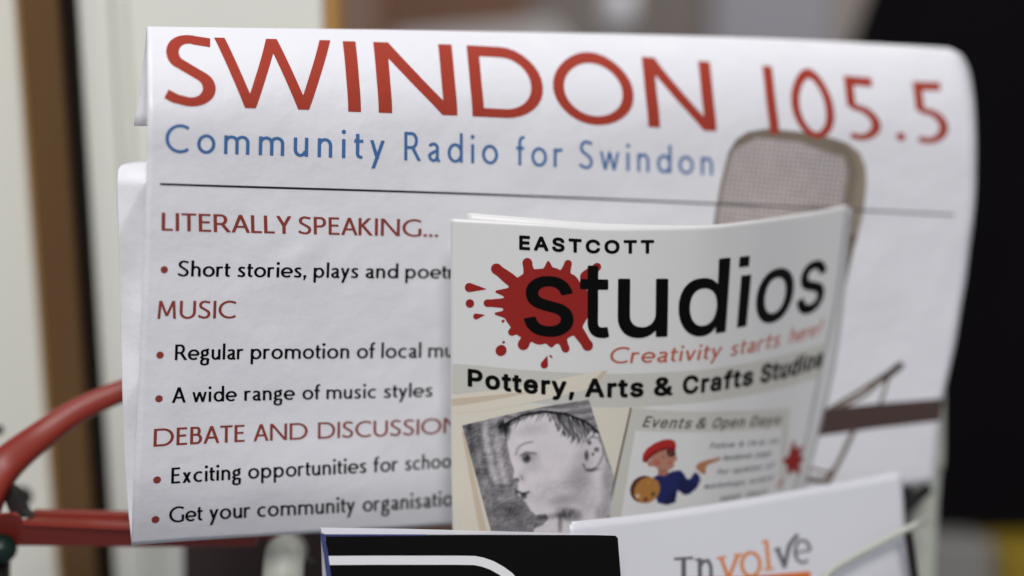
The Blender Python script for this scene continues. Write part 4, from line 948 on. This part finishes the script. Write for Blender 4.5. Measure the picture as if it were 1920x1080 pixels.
# one more white leaflet behind it: two fine edges at its left end
def z_inv2(px, py): return z_inv(px, py) + 0.0014
inv2 = Sheet(ui, [0, 100, 220], [[x_ + dx for x_ in r[1]] for r, dx in zip(ri, (4, 4, 4))], [[y_ - 5 - 0.002*max(0, 1500-x_) for x_, y_ in zip(r[1], r[2])] for r in ri], z_inv2)
pts, fc = inv2.grid(1068, 1690, 0, 220, 50, 14)
o = mesh_object("leaflet", pts, fc, M['involvepaper'], smooth=True); solidify(o, 0.00015)
o["label"] = "plain white leaflet edge just behind the one with the orange logo"; o["category"] = "leaflet"; o["group"] = "white leaflets at the lower right"

# ------------------------------------------------------------------ black booklet in the front pocket
def slab_from(name, quad, d_tl, d_tr, d_bl, d_br, thick, mat, parent=None, n=2):
    pts = [P(*quad[0], d_tl), P(*quad[1], d_tr), P(*quad[2], d_br), P(*quad[3], d_bl)]
    nrm = np.cross(pts[1] - pts[0], pts[3] - pts[0]); nrm /= np.linalg.norm(nrm)
    if nrm @ FWD < 0: nrm = -nrm
    b = [p + nrm * thick for p in pts]
    V = pts + b
    F = [(0, 3, 2, 1), (4, 5, 6, 7), (0, 1, 5, 4), (1, 2, 6, 5), (2, 3, 7, 6), (3, 0, 4, 7)]
    return mesh_object(name, V, F, mat, parent)
zb = lambda px, py: D0 * (0.955 + 0.00004 * (np.asarray(px, float) - 620) - 0.00002*(np.asarray(py, float)-1000))
booklet = thing("booklet", "black booklet with a curved white line standing in front of the pottery leaflet", "booklet", P(880, 1150, 0.49))
class Flat:
    def __init__(self, zf): self.zf = zf
    def at(self, px, py, eps=0.0): return P(px, py, self.zf(px, py) - eps)
    def px(self, u, v): return u, v
bk = Flat(zb)
cover_pl = [(610, 1004), (700, 1003.5), (900, 1003), (1120, 1003.5), (1154, 1004.5), (1158.5, 1009), (1164, 1080), (1172, 1180), (625, 1180), (617, 1080)]
k = quad_ink(cover_pl, 2.0); c_ = print_on(k, "cover", bk, M['blackcard'], booklet, 0.0, 'px'); solidify(c_, 0.0004)
k = Ink(600, 1030, 1000, 1130, 0.9)
k.stroke([(613, 1051), (700, 1050.5), (860, 1050.5)] + [(890 , 1051), (905, 1054), (922, 1060), (940, 1070), (955, 1081), (975, 1105), (985, 1125)], 17, 17)
print_on(k, "white_line_print", bk, M['whiteline'], booklet, 0.00015, 'px')
k = quad_ink([(600, 1001), (607, 1000), (614, 1030), (621, 1080), (630, 1180), (622, 1180), (612, 1080), (607, 1040)], 1.0); e_ = print_on(k, "blue_spine", bk, M['blueedge'], booklet, 0.0003, 'px'); solidify(e_, 0.0006)
# white pages seen from above, between cover and back
Fp = [(604, 1000.5), (760, 1000.8), (900, 1001.2), (1120, 1003.2), (1152, 1003.6)]
Bp = [(601, 989), (760, 991.5), (900, 995), (1100, 1000.6), (1150, 1002.4)]
V = [P(a, b + 0.6, float(zb(a, b)) + 0.0007) for a, b in Fp] + [P(a, b, float(zb(a, b)) + 0.0125 - 0.0065 * i / 4) for i, (a, b) in enumerate(Bp)]
V += [p - np.array([0, 0, 0.03]) for p in V]
F = []
for i in range(4):
    F += [(i, i+1, i+6, i+5), (10+i, 15+i, 16+i, 11+i), (i, 10+i, 11+i, i+1), (5+i, 6+i, 16+i, 15+i)]
F += [(0, 5, 15, 10), (4, 14, 19, 9)]
mesh_object("page_block", V, F, M['involvepaper'], booklet)
V = [P(606, 1002, float(zb(606, 1002)) - .0002), P(800, 1002.4, float(zb(800, 1002)) - .0002), P(800, 1004.6, float(zb(800, 1004)) - .0002), P(606, 1006, float(zb(606, 1006)) - .0002)]
o = mesh_object("blue_edge_strip", V, [(0, 3, 2, 1)], M['blueedge'], booklet); solidify(o, 0.0003)

# ------------------------------------------------------------------ the rack: pale green tubes and wires
def tube(name, pts, r, mat, parent=None, n=20, caps=True, sub=6, squash=None):
    p = [np.array(q, float) for q in (spline3(pts, sub) if len(pts) > 2 else pts)]
    V = []; F = []
    up = np.array([0.3, 0.2, 1.0])
    for i, q in enumerate(p):
        d = (p[min(i+1, len(p)-1)] - p[max(i-1, 0)]); d /= np.linalg.norm(d)
        a = np.cross(d, up); 
        if np.linalg.norm(a) < 0.2: a = np.cross(d, np.array([1.0, 0, 0]))
        a /= np.linalg.norm(a); b = np.cross(d, a)
        rr = r[i] if hasattr(r, '__len__') else r
        for k_ in range(n):
            t = 2*math.pi*k_/n; V.append(q + rr*(math.cos(t)*a + math.sin(t)*b))
    for i in range(len(p)-1):
        for k_ in range(n):
            F.append((i*n+k_, i*n+(k_+1) % n, (i+1)*n+(k_+1) % n, (i+1)*n+k_))
    if caps: F += [tuple(reversed(range(n))), tuple((len(p)-1)*n + k_ for k_ in range(n))]
    return mesh_object(name, V, F, mat, parent, smooth=True)
def spline3(pts, n=6):
    p = [np.array(q, float) for q in pts]; p = [2*p[0]-p[1]] + p + [2*p[-1]-p[-2]]; out = []
    for k_ in range(1, len(p)-2):
        for i in range(n):
            t = i/n; out.append(0.5*((2*p[k_]) + (-p[k_-1]+p[k_+1])*t + (2*p[k_-1]-5*p[k_]+4*p[k_+1]-p[k_+2])*t*t + (-p[k_-1]+3*p[k_]-3*p[k_+1]+p[k_+2])*t**3))
    out.append(p[-2]); return out

rack = thing("leaflet_rack", "pale green tubular leaflet rack holding up the poster and leaflets", "rack", P(1100, 1350, 0.6))
dl = 0.555
p0 = P(532, 1010, dl)
r_t = 38 / FPX * dl
tube("post", [P(528, 1600, dl), P(530, 1300, dl), P(530, 1120, dl), P(531, 1070, dl + .001), P(534, 1043, dl + 0.006), P(537, 1036, dl + 0.030), P(540, 1034, dl + .07)], r_t, M['greenpaint'], rack)
dr = 0.655
tube("post", [P(1716, 1600, dr), P(1722, 1300, dr), P(1727, 1080, dr), P(1732, 960, dr), P(1738, 880, dr), P(1744, 800, dr), P(1740, 160, dr)], 26 / FPX * dr, M['greenpaint'], rack)
# top rail inside the drape, back stays
cl = crest[0]; cr = crest[-1]
tube("top_rail", [cl + np.array([0.012, .0095, -.0100]), cr + np.array([-.004, .0095, -.0100])], 0.0042, M['greenpaint'], rack, 14)
tube("wire", [P(1738, 976, .625), P(1722, 982, 0.58), P(1702, 991, 0.570), P(1640, 1023, 0.563), P(1590, 1050, 0.556), P(1556, 1072, 0.552), P(1540, 1100, 0.550), P(1532, 1180, .548)], 0.0014, M['greenpaint'], rack, 10)
tube("wire", [P(1703, 1000, 0.570), P(1709, 1040, 0.572), P(1718, 1110, 0.575), P(1728, 1200, .578)], 0.0018, M['blackmetal'], rack, 10)
tube("dark_tube", [P(1694, 948, 0.632), P(1712, 938, 0.630), P(1742, 914, 0.632)], [0.0042, 0.0040, 0.0038, .0036, .0036, .0034, .0032, .003, .0028, .0026, .0026, .0026, .0024], M['blackmetal'], rack, 12)  # short dark tapering tube between the white leaflet and the right post
tube("clip", [P(590, 1064, 0.56), P(576, 1048, 0.56)], 0.0015, M['blackmetal'], rack, 8)
# pockets' bottom wires out of view
tube("wire", [P(560, 1240, 0.50), P(1100, 1230, 0.50), P(1560, 1170, .545)], 0.0012, M['greenpaint'], rack, 10)

# ------------------------------------------------------------------ the red frame at the left
frame = thing("red_frame", "red painted metal frame with a curved arm and a flat bar left of the poster", "metal frame", P(60, 1000, 0.56))
da = 0.545
arm_pts = [P(-60, 1010, da - .01), P(-30, 925, da - .006), P(14, 868, da), P(80, 815, da + .004), P(150, 768, da + .010), P(230, 733, da + .016), P(330, 700, da + .022), P(450, 680, da + .03)]
n_s = 7 * 6 + 1
def flat_tube(name, pts, w, h, mat, parent):
    p = spline3(pts, 8); V = []; F = []; n = 24
    for i, q in enumerate(p):
        d = p[min(i+1, len(p)-1)] - p[max(i-1, 0)]; d /= np.linalg.norm(d)
        a = np.cross(d, FWD); a /= np.linalg.norm(a); b = np.cross(a, d)
        wi = np.interp(i, np.linspace(0, len(p)-1, len(w)), w)
        for k_ in range(n):
            t = 2*math.pi*k_/n; c, s = math.cos(t), math.sin(t)
            c = math.copysign(abs(c)**0.62, c); s = math.copysign(abs(s)**0.62, s)
            V.append(q + wi*c*a + h*s*b)
    for i in range(len(p)-1):
        for k_ in range(n): F.append((i*n+k_, i*n+(k_+1) % n, (i+1)*n+(k_+1) % n, (i+1)*n+k_))
    F += [tuple(reversed(range(n))), tuple((len(p)-1)*n+k_ for k_ in range(n))]
    o = mesh_object(name, V, F, mat, parent, smooth=True); return o
flat_tube("curved_arm", arm_pts, [0.0090, 0.0080, 0.0066, 0.0055, 0.0048, .0044, .0042, .0042], 0.006, M['redpaint'], frame)
# flat bar: a channel with a raised back flange
d1 = 0.535
def prism(name, pl, d_front, thick, mat, parent, dslope=0.0, bev=0.0008, lean=0.0):
    n = len(pl)
    f = [P(a, b, d_front + dslope*(a-0) + lean*(b-980)) for a, b in pl]
    V = f + [q + FWD*thick for q in f]
    F = [tuple(range(n)), tuple(reversed([n+i for i in range(n)]))] + [(i, n+i, n+(i+1) % n, (i+1) % n) for i in range(n)]
    o = mesh_object(name, V, F, mat, parent); 
    if bev: bevel(o, bev, 3)
    return o
prism("front_bar", [(-40, 968), (22, 962), (30, 966), (44, 984), (250, 993), (480, 1001), (480, 1026), (250, 1026), (60, 1024), (-40, 1024)], d1, 0.004, M['redpaint'], frame, 0.00003, 0.0008, 0.00022)
tube_top = prism("bar_top", [(40, 977), (250, 986.5), (480, 996), (480, 1002), (250, 994), (44, 985)], d1 + 0.0, 0.010, M['redpaint'], frame, 0.00003, 0.0)
prism("back_flange", [(60, 956), (250, 960), (520, 968), (520, 1010), (250, 1005), (60, 1000)], d1 + 0.016, 0.003, M['redpaint'], frame, 0.00003)
prism("joint_plate", [(10, 905), (30, 918), (38, 938), (46, 956), (60, 972), (20, 970), (8, 940)], d1 + 0.008, 0.006, M['blackmetal'], frame)
tube("knob", [P(34, 936, .60), P(40, 932, .63)], 21/FPX*.61, M['blackmetal'], frame, 20)
tube("knob", [P(2, 1028, .538), P(6, 1030, .560)], 26/FPX*.55, M['greenplastic'], frame, 20)
tube("stub", [P(4, 1040, .56), P(2, 1200, .56)], 15/FPX*.55, M['blackmetal'], frame, 16)
tube("end_cap", [P(-10, 808, .58), P(-2, 806, .60)], 10/FPX*.58, M['greenplastic'], frame, 16)

# ------------------------------------------------------------------ what stands behind, out of focus
def vslab(name, x_top0, x_top1, y_ref, d, z0, z1, thick, mat, parent=None, bev=0.0, turn=0.0):
    """upright board: left and right ends given where they cross height y_ref in the photograph, at depth d"""
    a = P(x_top0, y_ref, d); b = P(x_top1, y_ref, d)
    # keep it upright: same ground position for all heights
    b = b + np.array([0, turn, 0])
    V = []
    for zz_ in (z0, z1):
        for q, off in ((a, 0), (b, 0), (b, thick), (a, thick)):
            V.append(np.array([q[0], q[1] + off, zz_]))
    F = [(0, 1, 5, 4), (1, 2, 6, 5), (2, 3, 7, 6), (3, 0, 4, 7), (4, 5, 6, 7), (3, 2, 1, 0)]
    o = mesh_object(name, V, F, mat, parent)
    if bev: bevel(o, bev, 3)
    return o
ZB, ZT = 0.75, 1.6
dw = 0.66
wall = vslab("wall", -900, 26, 0, dw + 0.012, ZB, ZT, 0.05, M['wall']); wall["kind"] = "structure"
doorframe = thing("door_frame", "brown timber door frame upright beside the dark gap at the far left", "door frame", P(70, 900, dw))
vslab("timber_post", 36, 106, 0, dw, ZB, ZT, 0.045, M['timber'], doorframe, 0.0012)
vslab("amber_edge", 28.5, 35.6, 0, dw + 0.0015, ZB, ZT, 0.03, M['ambertimber_litedge'], doorframe, 0.0008)  # light on the post's left edge, painted in as an amber strip
vslab("rebate", 106.3, 139, 0, dw + 0.006, ZB, ZT, 0.02, M['gap'], doorframe)
door = thing("door", "cream painted door behind the left edge of the poster", "door", P(400, 900, dw))
vslab("stile", 138, 206, 0, dw + 0.012, ZB, ZT, 0.03, M['door'], door, 0.001)
vslab("moulding", 206.5, 232, 0, dw + 0.009, ZB, ZT, 0.03, M['door'], door, 0.003)
vslab("panel", 232.5, 604, 0, dw + 0.016, ZB, ZT, 0.03, M['door'], door, 0.001)
vslab("amber_edge", 606, 634, 0, dw + 0.02, ZB, ZT, 0.03, M['ambertimber_litedge'], door, 0.001)
# far room
far = vslab("back_wall", 520, 2600, 0, 2.3, 0.2, 2.4, 0.05, M['greywall']); far["kind"] = "structure"
fl_p = P(960, 540, 2.3)
cup = thing("cupboard", "brown wooden cupboard out of focus above the poster", "cupboard", P(800, 200, 2.0))
vslab("side", 636, 700, 0, 1.95, 0.2, 1.9, 0.3, M['pinkbrown'], cup, 0.004)
vslab("front", 700, 990, 0, 2.0, 0.2, 1.9, 0.3, M['brownboard'], cup, 0.004)
box = slab_from("paper_box", [(735, 66), (1035, 38), (1130, 160), (735, 160)], 1.8, 1.8, 1.8, 1.8, 0.12, M['palestuff'])
box["label"] = "blurred pale grey box standing in front of the brown cupboard"; box["category"] = "box"; bevel(box, 0.006)
cup2 = tube("white_mug", [P(1160, 52, 1.8), P(1160, -20, 1.8)], 30/FPX*1.8, M['whiteline'], None, 20)
cup2["label"] = "small blurred white cup above the middle of the poster's top edge"; cup2["category"] = "cup"
brd = vslab("notice_board", 1335, 1560, 0, 2.1, 0.3, 1.9, 0.04, M['bluegrey'], None, 0.004)
brd["label"] = "blue-grey notice board out of focus above the title's last letters"; brd["category"] = "notice board"
# tall black panel at the right, leaning
blk = prism("display_panel", [(1739, -260), (1598, 145), (1598, 1002), (2500, 1012), (2500, -260)], 1.15, 0.06, M['blackcloth'], None, 0, 0)
blk["label"] = "large black display panel filling the right side behind the poster"; blk["category"] = "display panel"
V = blk.data.vertices
blk.data.update()
tb = slab_from("paper_stack", [(1700, 1008), (1872, 1016), (1868, 1300), (1690, 1300)], 1.10, 1.10, 1.10, 1.10, 0.12, M['dimcard'])
tb["label"] = "dim grey stack of papers below the black panel at lower right"; tb["category"] = "paper stack"; bevel(tb, 0.004)
yl = slab_from("yellow_box", [(1884, 1030), (2050, 1024), (2050, 1300), (1880, 1300)], 1.08, 1.08, 1.08, 1.08, 0.10, M['yellow'])
yl["label"] = "bright yellow box in the lower right corner"; yl["category"] = "box"; bevel(yl, 0.004)
dk = slab_from("brown_box", [(342, 1000), (700, 985), (700, 1300), (342, 1300)], 0.66, 0.66, 0.66, 0.66, 0.02, M['darkboard'])
dk["label"] = "dark brown board behind the rack post under the poster"; dk["category"] = "board"; bevel(dk, 0.002)
dk.name = "brown_board"
